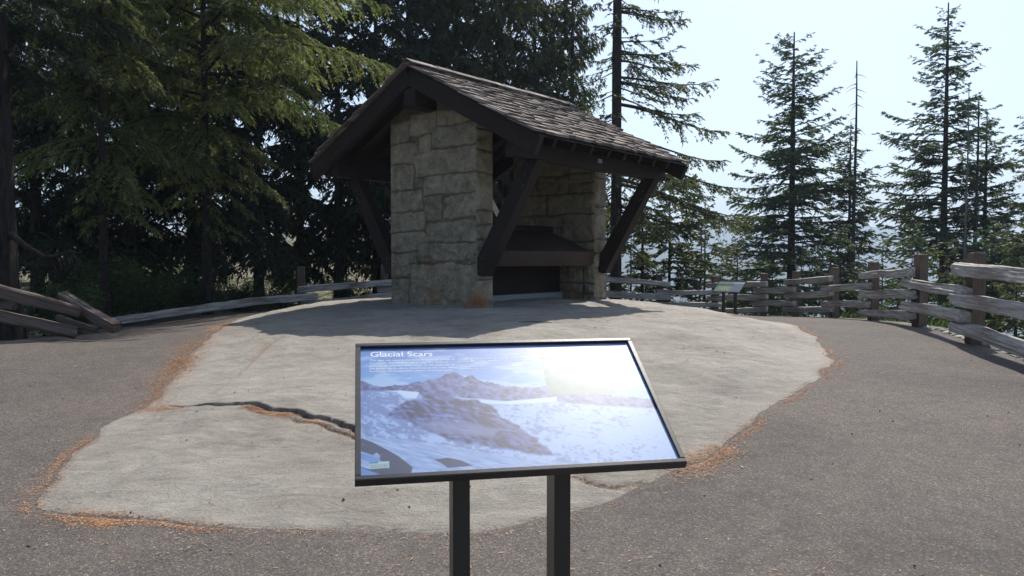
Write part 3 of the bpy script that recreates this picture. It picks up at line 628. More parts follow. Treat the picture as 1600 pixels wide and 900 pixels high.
# ------------------------------------------------------------------ split-rail fences
def rail(p, q, r, name, parent, seed, m=None, sag=.0):
    """a split log: rounded-triangular section, wandering, with torn ends; its local x axis runs along the log"""
    rg = np.random.default_rng(seed); p = Vector(p); q = Vector(q); L = (q-p).length
    k = max(int(L/.06),8); s = 28; t = np.linspace(0,1,k); th = np.arange(s)*2*np.pi/s
    nc = 4; ph0 = -np.pi/4+rg.uniform(-.22,.22)
    T, A = np.meshgrid(t,th,indexing='ij')
    pol = 1/np.cos(((A-ph0+.10*np.sin(T*3+seed))%(2*np.pi/nc))-np.pi/nc)      # polygonal section of a split log
    rad = r*(.80*pol**1.0)*(1+.22*(fbm(T*L*1.6,A/6.28*4,3,seed)-.5)+.26*(fbm(T*L*.35,A*2.2,3,seed+3)-.5)+.20*(fbm(T*L*.3+3,A*6,2,seed+5)-.5)+.10*(fbm(T*L*5,A*2,2,seed+15)-.5))
    rad *= 1+.10*(fbm(T*L*3,A*2,3,seed+12)-.5)
    cx = T*L+((T<.001)*1.-(T>.999)*1.)*0+(rg.random(s)[None,:]-.5)*.05*((T<.001)|(T>.999))
    cy = rad*np.cos(A)*.95+ (fbm(T*L*.8,T*0,2,seed+9)-.5)*.05; cz = rad*np.sin(A)*1.0+(fbm(T*L*.8,T*0+5,2,seed+8)-.5)*.05-sag*np.sin(T*np.pi)
    V = np.stack([cx,cy,cz],-1).reshape(-1,3); i = np.arange(k-1)[:,None]; j = np.arange(s)[None]
    Q = np.stack([i*s+j,i*s+(j+1)%s,(i+1)*s+(j+1)%s,(i+1)*s+j],-1).reshape(-1,4).tolist()
    Q += [list(range(s))[::-1], list(range((k-1)*s,k*s))]
    o = mesh(name, V, Q, m or M['rail'], parent)
    d = (q-p).normalized(); y = Vector((0,0,1)).cross(d).normalized(); z = d.cross(y)
    Mx = Matrix((d,y,z)).transposed().to_4x4(); Mx.translation = p
    if parent: Mx = Matrix.Translation(-Vector(parent.location)) @ Mx
    o.matrix_local = Mx; return o
def post(p, h, w, parent, seed, tilt=0):
    rg = random.Random(seed); b = MB(); b.box((0,0,h/2-.3),(w,w*.9,h+.6),None,.012)
    V = np.concatenate(b.v); V += np.array([[rg.uniform(-.008,.008) for _ in range(3)] for _ in V])
    o = mesh('post', V, b.f, M['post'], parent); o.location = Vector(p)-Vector(parent.location); o.rotation_euler = (rg.uniform(-.02,.02),tilt,rg.uniform(-.3,.3)); return o
def right_fence():
    P = [Vector((p[0],p[1],float(Gn(p[0],p[1])))) for p in FENCE_R]
    root = empty('split_rail_fence', tuple(P[2])); tag(root,'weathered split rail fence with square posts curving along the right side','fence','split rail fences')
    A = [(1.04,.135),(.63,.14),(.20,.125)]; Bh = [(.80,.125),(.40,.13)]
    for i,p in enumerate(P):
        if i < 1: continue
        d = (P[min(i+1,len(P)-1)]-P[i-1]).normalized(); nrm = Vector((d.y,-d.x,0)).normalized()   # away from path? points outwards
        post(p+nrm*.10, 1.36, .19, root, i)
    for i in range(len(P)-1):
        p,q = P[i],P[i+1]; d = (q-p).normalized(); e = .24
        for k,(h,r) in enumerate(A if i%2 else Bh):
            sc_ = .82 if i < 3 else .78
            if i == 1: h = h*1.07; r = r*1.12
            # alternate sections pass each other on opposite sides of the stack
            off = Vector((d.y,-d.x,0))*(-.10)
            rail(p-d*e+off+Vector((0,0,h+random.uniform(-.03,.03))), q+d*e+off+Vector((0,0,h+random.uniform(-.03,.03))), r*sc_*random.uniform(.85,1.0), 'rail', root, 300+i*7+k)
right_fence()
def left_fence():
    a = at(470,22,0); b = at(600,24,0); a[2] = float(Gn(a[0],a[1])); b[2] = float(Gn(b[0],b[1]))
    root = empty('split_rail_fence', tuple(a)); tag(root,'grey split rail fence with two posts running left from the stone pier','fence','split rail fences')
    zt = lambda py,D: zat(py,D)
    post((a[0],a[1]+.1,zt(483,22)), 1.25, .2, root, 1); post((b[0],b[1]+.1,zt(472,24)),1.2,.2,root,2)
    P = lambda px,py,D: tuple(at(px,D,zat(py,D)))
    rail(P(466,452,21.7),P(640,439,24.3),.115,'rail',root,401)
    rail(P(472,477,21.7),P(640,459,24.3),.12,'rail',root,402)
    rail(P(640,449,24),P(590,452,23.8),.10,'rail',root,403)
    rail(P(495,463,22),P(172,503,16.5),.105,'rail',root,404,sag=-.06)
    rail(P(497,484,22),P(290,504,18.2),.09,'rail',root,405)
left_fence()
def broken_rails():
    P = lambda px,py,D: tuple(at(px,D,zat(py,D)))
    g = 'fallen rails at the left'
    L = [((-60,440,11.0),(124,488,12.0),.145,'thick grey fallen rail sloping down from the big left trunk'),
         ((98,462,12.4),(183,512,11.6),.12,'reddish split rail leaning down to the asphalt edge'),
         ((-60,478,10.8),(118,519,11.6),.13,'grey fallen rail lying lowest behind the asphalt edge'),
         ((92,496,12.6),(152,517,12.3),.07,'thin dark splinter of rail between the two leaning rails'),
         ((-70,474,11.4),(24,478,11.4),.10,'short round log end by the foot of the left trunk')]
    for i,(a,b,r,lab) in enumerate(L):
        o = rail(P(*a),P(*b),r*.78,'fallen_rail',None,500+i,M['rail_shaded']); tag(o,lab,'rail',g)
    o = None
broken_rails()

# ------------------------------------------------------------------ the shelter
SA, SX, SY, SZ = .699, -1.872, 13.714, .60
HW, ZE, ZR, LR = 2.98, 2.90, 4.44, 4.96
PW, U1, U2, TK = 1.14, .567, 4.317, .44
def stone_mat():
    m, nt, b = mat('stone_masonry'); a = N(nt,'ShaderNodeAttribute',attribute_name='tint'); v = coords(nt)
    n = noise(nt,v,4,7,.7,.5); f = noise(nt,v,30,5,.7)
    c = ramp(nt,n,[(.3,(.13,.113,.082)),(.5,(.25,.222,.168)),(.7,(.37,.335,.265))])
    c = mix(nt,1.,c,ramp(nt,a.outputs['Fac'],[(0,(.55,.52,.48)),(.12,(.62,.59,.54)),(.2,(.70,.70,.66)),(.6,(1,1,.97)),(1,(1.25,1.18,1.05))]),'MULTIPLY')
    c = mix(nt,1.,c,ramp(nt,f,[(.3,(.8,.8,.8)),(.7,(1.2,1.2,1.2))]),'MULTIPLY')
    # iron stain runs
    r = noise(nt,coords(nt,(2.2,2.2,.8)),1.2,6,.7); sp = N(nt,'ShaderNodeSeparateXYZ'); nt.links.new(v,sp.inputs[0])
    c = mix(nt,ramp(nt,r,[(.57,(0,0,0)),(.70,(.6,.6,.6))]),c,(.24,.13,.06))
    lo = N(nt,'ShaderNodeMapRange'); lo.inputs[1].default_value=.55; lo.inputs[2].default_value=.1; nt.links.new(sp.outputs[2],lo.inputs[0])
    k = N(nt,'ShaderNodeMath',operation='MULTIPLY'); nt.links.new(lo.outputs[0],k.inputs[0]); nt.links.new(ramp(nt,noise(nt,v,2.6,5,.7),[(.52,(0,0,0)),(.66,(.9,.9,.9))]),k.inputs[1])
    c = mix(nt,k.outputs[0],c,(.30,.10,.035))
    vd = N(nt,'ShaderNodeVectorMath',operation='DISTANCE'); nt.links.new(v,vd.inputs[0]); vd.inputs[1].default_value = (1.14,.62,.12)
    k2 = N(nt,'ShaderNodeMapRange'); k2.inputs[1].default_value=.30; k2.inputs[2].default_value=.05; nt.links.new(vd.outputs['Value'],k2.inputs[0])
    k3 = N(nt,'ShaderNodeMath',operation='MULTIPLY'); nt.links.new(k2.outputs[0],k3.inputs[0]); nt.links.new(ramp(nt,n,[(.4,(.1,.1,.1)),(.52,(1,1,1))]),k3.inputs[1]); c = mix(nt,k3.outputs[0],c,(.30,.095,.03))
    nt.links.new(c,b.inputs['Base Color']); b.inputs['Roughness'].default_value=.9
    ad = N(nt,'ShaderNodeMath',operation='ADD'); nt.links.new(n,ad.inputs[0]); nt.links.new(f,ad.inputs[1]); bump(nt,b,ad.outputs[0],.02); return m
M['stone'] = stone_mat()
def face_stones(w, h, stones, org, ux, uz, nrm, name, root, zmax=None, seed=0, depth=.032):
    """dressed stone face as ONE relief sheet: stones stand proud of the recessed joints"""
    st = .0165; nx = int(w/st)+1; nz = int(h/st)+1
    u,z = np.meshgrid(np.linspace(0,w,nx),np.linspace(0,h,nz),indexing='ij')
    jx = (fbm(u*2.5,z*2.5,3,seed)-.5)*.09+(fbm(u*9,z*9,2,seed+1)-.5)*.03; jz = (fbm(u*2.5+40,z*2.5,3,seed+2)-.5)*.09+(fbm(u*9,z*9+9,2,seed+4)-.5)*.03
    uu = np.where((u>.05)&(u<w-.05),u+jx,u); zz = z+jz
    hgt = np.zeros(u.shape); tint = np.zeros(u.shape); rg = np.random.default_rng(seed)
    for (a,b,c,d) in stones:
        e = np.minimum(np.minimum(uu-a,b-uu) if True else 0, np.minimum(zz-c,d-zz))-.012
        if a <= .001: e = np.minimum(np.minimum(b-uu, np.minimum(zz-c,d-zz))-.012, .3)
        if b >= w-.001: e = np.minimum(e if a>.001 else e, 9); e = np.minimum(np.minimum(uu-a if a>.001 else 9+uu*0, 9+uu*0), np.minimum(zz-c,d-zz))-.012
        tl = rg.normal(0,.03); tv = rg.normal(0,.03); tv2 = .25+.75*rg.random()
        hh = depth*(1-np.exp(-np.maximum(e,0)/.014))*(.75+.5*rg.random())+np.where(e>0,1,0)*((uu-(a+b)/2)*tl+(zz-(c+d)/2)*tv)
        m_ = e>0; hgt = np.where(m_,hh,hgt); tint = np.where(m_,.2+.8*tv2*sstep(0,.02,e),tint)
    hgt = hgt+np.where(tint>0,(fbm(u*6,z*6,5,seed+6)-.5)*.045-np.abs(fbm(u*4,z*5,4,seed+9)-.5)*.11,0)
    edge = np.minimum(u,w-u); hgt = hgt*sstep(-.0,.05,edge)
    P = np.array(org)+u[...,None]*np.array(ux)+z[...,None]*np.array(uz)+hgt[...,None]*np.array(nrm)
    Fc = grid_faces(nx,nz)
    if zmax is not None:
        uc = u.ravel()[Fc].mean(1); zc = z.ravel()[Fc].max(1); Fc = Fc[zc < zmax(uc)]
    if np.dot(np.cross(ux,uz),nrm) < 0: Fc = Fc[:,::-1]
    return mesh(name, P.reshape(-1,3), Fc, M['stone'], root, smooth=True, attr=tint.ravel())
def auto_courses(w, h, seed, lo=.3, hi=.48, wl=.45, wh=1.0):
    rg = np.random.default_rng(seed); z = 0; out = []
    while z < h:
        dz = rg.uniform(lo,hi); u = 0; 
        while u < w-.01:
            du = rg.uniform(wl,wh); 
            if w-u-du < .25: du = w-u
            if dz > .4 and rg.random() < .35 and du < .8:
                out += [(u,u+du,z,z+dz*.5),(u,u+du,z+dz*.5,z+dz)]
            else: out.append((u,u+du,z,z+dz))
            u += du
        z += dz
    return out
def shelter():
    root = empty('stone_shelter',(SX,SY,SZ),-SA)
    tag(root,'stone and dark timber shelter with shake roof standing on the bare rock','shelter')
    # local axes: x = sideways (right eave +), y = along the ridge away from the camera
    zroof = lambda w: ZR-.20-(ZR-ZE)/HW*abs(w)
    B0 = -.5
    # the seen gable stones, read off the photograph (u from left, z from the ground)
    sx = lambda x: (x-297)/343*2*PW; sz = lambda y: (852-y)/697*3.62-B0
    rows = [(297,383,165,247),(383,492,150,228),(492,640,150,205),(297,420,247,328),(420,472,228,292),(472,640,205,285),
            (297,400,328,420),(400,640,285,378),(400,440,378,420),(440,640,378,450),(297,436,420,500),(436,512,450,540),(512,640,450,535),
            (297,442,500,578),(442,640,540,622),(297,455,578,655),(412,640,622,690),(297,412,655,750),(297,375,750,1000),(375,640,690,1000)]
    F1 = [(max(sx(a),0) if a>297 else 0, sx(b) if b<640 else 2*PW, sz(d), sz(c)) for a,b,c,d in rows]
    W2 = 2*PW; H = 4.75
    for nm_,u0,front_st,sd in (('front',U1,F1,100),('rear',U2,auto_courses(W2,H,11,.42,.62,.6,1.2),200)):
        pil = MB()
        pts = [(-PW+.02,B0),(PW-.02,B0),(PW-.02,zroof(PW)-.02),(0,zroof(0)-.02),(-PW+.02,zroof(PW)-.02)]
        pil.prism([(a,b) for a,b in pts],1,u0+.02,u0+TK-.02)
        core = pil.build('stone_pier',M['stone'],root)
        zf = lambda uc: zroof(0)-(ZR-ZE)/HW*np.abs(uc-PW)-B0
        zs = lambda uc: zroof(PW)-B0+0*uc
        face_stones(W2,H,front_st,(-PW,u0,B0),(1,0,0),(0,0,1),(0,-1,0),'stone_face',core,zf,sd)
        face_stones(W2,H,auto_courses(W2,H,sd+1),(-PW,u0+TK,B0),(1,0,0),(0,0,1),(0,1,0),'stone_face',core,zf,sd+3)
        face_stones(TK,H,auto_courses(TK,H,sd+2,.45,.75,.9,1.2),(PW,u0,B0),(0,1,0),(0,0,1),(1,0,0),'stone_face',core,zs,sd+5)
        face_stones(TK,H,auto_courses(TK,H,sd+4,.35,.55,.9,1.2),(-PW,u0,B0),(0,1,0),(0,0,1),(-1,0,0),'stone_face',core,zs,sd+7)
    T = M['timber']; sl = (ZR-ZE)/HW; cs = 1/math.sqrt(1+sl*sl)
    MB().beam((0,.03,ZR-.62),(0,LR-.05,ZR-.62),.30,.34,bev=.015).build('ridge_beam',T,root)
    for s in (-1,1):
        MB().beam((s*2.33,.12,2.70),(s*2.33,LR+.02,2.70),.26,.27,bev=.015).build('eave_beam',T,root)
        for u in (U1+.12,U2+.24):
            b = MB(); b.prism([(s*(PW+.0),.62),(s*(PW+.17),.60),(s*2.50,2.55),(s*2.20,2.55),(s*(PW+.0),.93)][::s],1,u-.10,u+.12); b.build('brace',M['timber_up'],root)
            for bz,bx in ((2.32,2.24),(2.15,2.20),(.92,PW+.13)): MB().box((s*bx,u-.105,bz),(.035,.02,.035),None,.006).build('bolt',M['bronze'],root)
        # rafters (the two end ones are deep barge rafters)
        nr = 10
        for i in range(nr):
            end = i in (0,nr-1); dp = .30 if end else .16; wd = .11 if end else .085; y = .055+(LR-.11)*i/(nr-1)
            off = .075+dp/2/cs
            e = HW-.03 if end else HW-.12
            p = (0 if end else s*.02,y,ZR-off-(0 if end else .02*sl)); q = (s*e,y,ZR-off-sl*e)
            MB().beam(p,q,wd,dp,bev=.006).build('barge_rafter' if end else 'rafter',T,root)
        MB().beam((s*2.30,.16,2.96),(s*2.30,LR-.16,2.96),.03,.25).build('sky_block_board',T,root)  # added board that keeps sky light out of the gap over the eave beam
        # boarding under the shakes
        b = MB(); b.prism([(0,ZR-.045),(s*HW,ZE-.045),(s*HW,ZE-.073),(0,ZR-.073)][::-s],1,.01,LR-.01); b.build('roof_boards',T,root)
        # cedar shakes, every one a split slab of its own thickness
        rg = random.Random(5+s); b = MB(); slope = math.hypot(HW,ZR-ZE); ex = .25; nrow = int(slope/ex)+1; d = Vector((s*HW,0,ZE-ZR)).normalized(); nr_ = Vector((s*(ZR-ZE),0,HW)).normalized()
        for k in range(nrow):
            y = -.03-rg.random()*.1
            dist = slope-k*ex+.03
            while y < LR+.03:
                w = rg.uniform(.10,.28); y1 = min(y+w,LR+.04); w = y1-y
                if w < .04: break
                t = rg.uniform(.02,.045); Lk = .60; jit = rg.uniform(-.045,.045); top = max(dist+jit-Lk,.02)
                lo = dist+jit; hi = top
                pv = []
                ya = y+.006; yb = y1-.006; ta = t*rg.uniform(.8,1.2)
                for yy in (ya,yb):
                    tt = t if yy==ya else ta
                    for dd,n0,n1 in ((hi,-.038,-.030),(lo,-.012,-.012+tt+.014)):
                        c = Vector((0,yy,ZR))+d*dd
                        pv += [c+nr_*n0,c+nr_*n1]
                b.add([tuple(v) for v in pv],[(0,2,3,1),(4,5,7,6),(0,1,5,4),(2,6,7,3),(1,3,7,5),(0,4,6,2)]); y = y1
        b.build('shake_roof',M['shake'],root)
    # ridge cap of lapped shakes
    b = MB(); rg = random.Random(3); y = -.06
    while y < LR:
        for s in (-1,1):
            z0 = ZR+.045+rg.uniform(0,.012)+.006*s; q = (s*.17,z0-.17*sl-.005)
            b.prism([(0,z0),(0,z0+.02),(q[0],q[1]+.02),(q[0],q[1])][::s],1,y,min(y+.42,LR+.04))
        y += .24
    b.build('ridge_cap',M['shake'],root)
    # the covered table between the piers
    t = MB(); ya, yb = U1+TK+.02, U2-.05; zf0, zf1, zc = .77,1.05,1.50; wf = 1.17
    for s in (-1,1):
        t.add([(s*wf,ya,zf1),(s*wf,yb,zf1),(s*.10,yb-.10,zc),(s*.10,ya+.1,zc),(s*wf,ya,zf1-.05),(s*wf,yb,zf1-.05),(s*.10,yb-.1,zc-.05),(s*.10,ya+.1,zc-.05)],
              [(0,1,2,3),(7,6,5,4),(0,4,5,1),(1,5,6,2),(2,6,7,3),(3,7,4,0)])
    tp = t.build('table_top',M['tabletop'],root)
    for s in (-1,1):
        b = MB(); b.prism([(s*(wf+.03),zf1+.012),(s*(wf-.02),zf1-.06),(s*(wf-.16),zf0),(s*(wf-.10),zf0)][::-s],1,ya-.01,yb+.03); b.build('table_fascia',M['tabletop_edge'],root)
    MB().box((0,(ya+yb)/2,1.50),(.22,yb-ya-.1,.26)).build('table_spine',T,root)
    MB().box((0,(ya+yb)/2,.50),(.50,yb-ya,.70)).build('cabinet',T,root)
    MB().box((0,(ya+yb)/2,-.05),(.66,yb-ya+.0,.46),None,.01).build('concrete_step',M['concrete'],root)
    # number plaque on the right eave beam
    b = MB().box((2.33+.137,2.5,2.72),(.01,.21,.085)).build('number_plaque',M['plaque'],root)
    c = bpy.data.curves.new('digits','FONT'); c.body = '255'; c.size = .088; c.extrude = .001; c.align_x = 'CENTER'; c.align_y='CENTER'
    to = bpy.data.objects.new('tmp',c); me = bpy.data.meshes.new_from_object(to); bpy.data.objects.remove(to)
    o = bpy.data.objects.new('digits',me); COL.objects.link(o); o.parent = b; me.materials.append(M['ink'])
    o.matrix_local = Matrix.Translation((2.33+.1445,2.5,2.72)) @ Matrix(((0,0,1),(1,0,0),(0,1,0))).to_4x4()
    return root
m, nt, b_ = mat('cedar_shakes'); gi = N(nt,'ShaderNodeNewGeometry'); v = coords(nt,(3,14,3))
n_ = noise(nt,v,3,8,.7); c_ = ramp(nt,gi.outputs['Random Per Island'],[(0,(.09,.07,.062)),(.5,(.17,.135,.115)),(.85,(.23,.185,.16)),(1,(.31,.265,.235))])
c_ = mix(nt,1.,c_,ramp(nt,n_,[(.3,(.6,.6,.6)),(.7,(1.3,1.3,1.3))]),'MULTIPLY')
c_ = mix(nt,ramp(nt,noise(nt,coords(nt),5,5,.7),[(.66,(0,0,0)),(.72,(.8,.8,.8))]),c_,(.20,.075,.045))
nt.links.new(c_,b_.inputs['Base Color']); b_.inputs['Roughness'].default_value=.85; bump(nt,b_,n_,.012); M['shake'] = m
M['tabletop'] = simple('dark_table_top',(.045,.03,.03),.38,0,.5)
M['tabletop_edge'] = wood_mat('table_fascia_wood',(.045,.027,.023),(.075,.046,.04),(6,.8,6),.6)
shelter()

# ------------------------------------------------------------------ wayside signs
def sign(name, c, W, Lp, yaw, tilt, paint, label, legs, zg, fw=.017, th=.03, nx=420, ny=290, group=None):
    """panel centre c; local x across, local y up the slope, local z = outward normal"""
    root = empty(name,(c[0],c[1],zg)); tag(root,label,'information sign',group)
    r = Vector((math.cos(yaw),math.sin(yaw),0)); b = Vector((-math.sin(yaw)*math.cos(tilt),math.cos(yaw)*math.cos(tilt),math.sin(tilt))); n = r.cross(b)
    Mx = Matrix((r,b,n)).transposed().to_4x4(); Mx.translation = Vector(c)-Vector((c[0],c[1],zg))
    fr = MB(); e = fw; x,y = W/2,Lp/2
    for p,q,w in (((-x,-y+e/2),(x,-y+e/2),e),((-x,y-e/2),(x,y-e/2),e)): fr.box(((p[0]+q[0])/2,p[1],-th/2),(q[0]-p[0],w,th),None,.0025)
    for s in (-1,1): fr.box((s*(x-e/2),0,-th/2),(e,Lp-2*e,th-.0006),None,.002)
    f = fr.build('frame',M['bronze'],root); f.matrix_local = Mx
    bk = MB().box((0,0,-th+.004),(W-2*e,Lp-2*e,.006)).build('back_plate',M['bronze'],root); bk.matrix_local = Mx
    xi,yi = x-e+.0005,y-e+.0005; gx,gy = np.meshgrid(np.linspace(-xi,xi,nx),np.linspace(-yi,yi,ny),indexing='ij'); gz = np.full(gx.shape,-.009)
    Pl = np.stack([gx,gy,gz],-1).reshape(-1,3); Mw = Matrix((r,b,n)).transposed()
    Wd = Pl @ np.array(Mw).T + np.array(c)
    col = paint(Wd,gx.ravel()/xi,gy.ravel()/yi)
    p = mesh('printed_panel',Pl,grid_faces(nx,ny),M['print'],root,colattr=col); p.matrix_local = Mx
    for lx in legs:
        top = Vector(c)+r*lx-n*(th+.0); h = top.z-zg
        l = MB().box((0,0,-.15),(.053,.10,.4),None,.003); 
        l = MB(); hh = h+.35; 
        # tube with its top cut to the panel's slope
        a,d_ = .0265,.05; tz = math.tan(tilt); P = []
        for z0 in (0,1):
            for xx,yy in ((-a,-d_),(a,-d_),(a,d_),(-a,d_)): P.append((xx,yy,(h-.35*0+yy*tz-.001) if z0 else -.35))
        l.add(P,[(3,2,1,0),(4,5,6,7),(0,1,5,4),(1,2,6,5),(2,3,7,6),(3,0,4,7)])
        lo = l.build('leg',M['bronze_post'],root); lo.location = (top.x-c[0],top.y-c[1],0); lo.rotation_euler = (0,0,yaw)
        br = MB().box((lx,-.0,-th-.006),(.05,.20,.012)).build('bracket',M['bronze_post'],root); br.matrix_local = Mx
    return root, Mx, r, b, n
def s2l(c):
    c = np.asarray(c,float)/255; return np.where(c<=.04045,c/12.92,((c+.055)/1.055)**2.4)
def inpoly(x,y,P): return sdist(x,y,np.array(P,float))[0]
def paint_main(Wd,s,t):
    x,y,z = Wd.T; z = z-EYE; cth,sth = math.cos(TH),math.sin(TH); d = y*cth-z*sth; v = y*sth+z*cth
    px = 800+F*x/d; py = 450-F*v/d                    # used only to lay the printed picture out on the panel
    n1 = fbm(px/14,py/9,5,1); n2 = fbm(px/5,py/3.5,4,2); n3 = fbm(px/40,py/16,4,3); rg_ = np.abs(n1-.5)*2
    k = np.clip((py-540)/70,0,1)[:,None]; col = s2l((104,140,205))*(1-k)+s2l((140,185,228))*k
    cl = sstep(.45,.75,fbm(px/30,py/7,4,5)+.35*np.exp(-((px-600)/40)**2-((py-598)/9)**2)+.35*np.exp(-((px-810)/60)**2-((py-603)/6)**2)); col = col*(1-.6*cl[:,None])+s2l((215,228,238))*.6*cl[:,None]
    sil = np.interp(px,[560,566,592,627,661,684,697,705,713,725,737,746,755,762,786,800,825,850,880,930,1000,1080],[594,595,604,601,596,591,585,583,583,588,587,592,596,597,602,604,606,603,607,615,622,630])+(fbm(px/6,px*0,4,8)-.5)*5
    n4 = np.clip((.6*fbm((px+.5*py)/9,(py-.3*px)/4,4,72)+.25*n2+.15*fbm(px/2,py/2,3,70)-.5)*3.0+.45,0,1); rockc = s2l((44,56,106))*(1-n4[:,None])+s2l((138,142,192))*n4[:,None]
    m_ = sstep(-.4,.4,py-sil)[:,None]; col = col*(1-m_)+rockc*m_
    snow = s2l((205,218,238)); ice = s2l((120,140,190))
    def over(mask,c): 
        nonlocal col; mm = np.clip(mask,0,1)[:,None]; col = col*(1-mm)+c*mm
    # snow fields and broken glacier below the ridge
    top = np.interp(px,[560,600,655,670,700,720,750,790,850,900,1080],[608,610,614,624,632,622,621,626,622,630,640])+(n2-.5)*4
    g_ = sstep(0,3,py-top); gk = np.clip(.25+.75*sstep(.34,.66,.55*n2+.45*fbm((px+py)/15,(py-px*.3)/2.2,5,41)+.5*(n3-.5)+.0005*(px-700)),0,1)[:,None]; gl = s2l((98,116,168))*(1-gk)+s2l((190,206,235))*gk
    over(g_,gl)
    over(sstep(1,-1,inpoly(px,py,[(600,611),(625,610),(655,613),(651,622),(636,622),(620,613)])),s2l((228,236,245)))
    over(sstep(1,-1,inpoly(px,py,[(700,619),(742,624),(790,627),(870,620),(870,627),(800,632),(760,630),(725,624)])),s2l((225,233,246)))
    bl = inpoly(px,py,[(612,640),(640,626),(665,618),(690,614),(706,620),(735,624),(762,630),(778,645),(790,655),(818,672),(850,695),(868,712),(800,705),(740,694),(700,686),(662,672),(632,655),(606,650)])+(n1-.5)*10
    band = .5+.5*np.sin(py*.55+6*n3+3*n1)
    over(sstep(2.5,-2.5,bl),(s2l((28,38,84))+s2l((138,148,202))*np.clip(.15+.5*sstep(.56,.72,fbm(px/22,(py-.12*px)/2.6,5,71))[:,None]+(fbm((px-py)/7,py/9,4,75)[:,None]-.5)*1.3,0,1)))
    sc_ = inpoly(px,py,[(648,660),(690,658),(735,662),(780,672),(770,682),(720,680),(680,676)]); over(sstep(4,-4,sc_)*.6,s2l((150,150,180)))
    lo = np.interp(px,[560,600,640,700,760,820,900],[680,682,686,694,706,716,722])+(n2-.5)*3
    str_ = fbm((px+py*2)/26,(py-px*.25)/2.2,4,15); over(sstep(0,4,py-lo)*.95,s2l((110,135,190))*(1-str_[:,None])+s2l((215,226,243))*str_[:,None])
    for P in ([(560,683),(580,690),(598,699),(622,712),(645,730),(642,742),(560,748),(560,728),(575,733),(592,727),(594,712),(588,707),(583,711),(560,704)],[(560,686),(575,692),(582,701),(560,692)],[(678,718),(700,715),(722,720),(740,728),(700,731),(690,724)]):
        over(sstep(.8,-.8,inpoly(px,py,P)),s2l((58,68,96))*(.75+.5*n2[:,None]))
    over(sstep(.7,-.7,inpoly(px,py,[(560,707),(576,711),(588,716),(596,720),(594,726),(578,722),(560,716)])),s2l((128,155,208)))
    over(sstep(.7,-.7,inpoly(px,py,[(560,729),(576,735),(594,741),(560,746)])),s2l((120,150,205)))
    # inset relief map with its title bar
    mp = inpoly(px,py,[(844,557),(946,556),(962,615),(857,617)]); mc = s2l((120,142,130))*(.6+.6*fbm(px/9,py/6,4,33)[:,None]); over(sstep(.7,-.7,mp),mc)
    over(sstep(.5,-.5,inpoly(px,py,[(844,556.5),(946,555.5),(947,560.5),(845,561.5)])),s2l((60,60,70)))
    # grey strip along the top, pale scratched margin, green sticker
    over(((t>.965)*.85),s2l((70,80,98)))
    stx = inpoly(px,py,[(577,722.5),(608,720.5),(608,731),(577,733)]); over(sstep(.4,-.4,stx),s2l((200,215,200)))
    over(sstep(.3,-.3,inpoly(px,py,[(577,722.5),(591,721.6),(591,723.9),(577,724.8)])),s2l((70,140,150)))
    sp_ = (np.random.default_rng(4).random(len(px))<.0006); col[sp_] = .75
    return np.clip(col*np.array([.48,.60,.73]),0,1)
c_main = (-.0013,2.3716,1.0594); YAW, TILT, WM, LM = .1959,.5767,.97,.589
gz0 = 0.0
root, Mx, r_, b2, n2_ = sign('wayside_sign',c_main,WM,LM,YAW,TILT,paint_main,'large tilted exhibit panel with a blue glacier picture in the foreground',(-.165,.158),float(surf(0,2.37)),nx=520,ny=300)
def panel_xy(px,py):
    o = np.array([0,0,EYE]); d = ray(px,py); nn = np.array(n2_); c = np.array(c_main)+nn*(-.009); t = np.dot(c-o,nn)/np.dot(d,nn); P = o+d*t-np.array(c_main)
    return np.dot(P,np.array(r_)), np.dot(P,np.array(b2))
def text(body, a, bpt, hpx, name, m, z=-.0087, serif=False):
    """text fitted so that it starts at photo point a and ends at b"""
    cv = bpy.data.curves.new(name,'FONT'); cv.body = body; cv.size = 1; to = bpy.data.objects.new('tmp',cv); me = bpy.data.meshes.new_from_object(to); bpy.data.objects.remove(to)
    x0,y0 = panel_xy(*a); x1,y1 = panel_xy(*bpt); xh,yh = panel_xy(a[0],a[1]-hpx)
    V = np.array([v.co[:] for v in me.vertices]); wd = V[:,0].max()
    V[:,0] *= (x1-x0)/wd; cap = .7; V[:,1] *= (yh-y0)/cap
    V[:,1] += y0+(y1-y0)*(V[:,0]/(x1-x0)); V[:,0] += x0; V[:,2] = z
    for v,c in zip(me.vertices,V): v.co = c
    if serif:
        import bmesh
        bm = bmesh.new(); bm.from_mesh(me); k = (x1-x0)/wd; yy = (yh-y0)/cap
        h = .045*yy
        for cx_,w_,base in serif:
            cxx = x0+cx_*(x1-x0); ww = w_*yy*.5; yb = y0+(y1-y0)*cx_+base*yy
            q = [bm.verts.new((cxx+i,yb+j,z+.0001)) for i,j in ((-ww,0),(ww,0),(ww,h),(-ww,h))]; bm.faces.new(q)
        bm.to_mesh(me)
    o = bpy.data.objects.new(name,me); COL.objects.link(o); me.materials.append(m); o.parent = root; o.matrix_local = Mx; return o
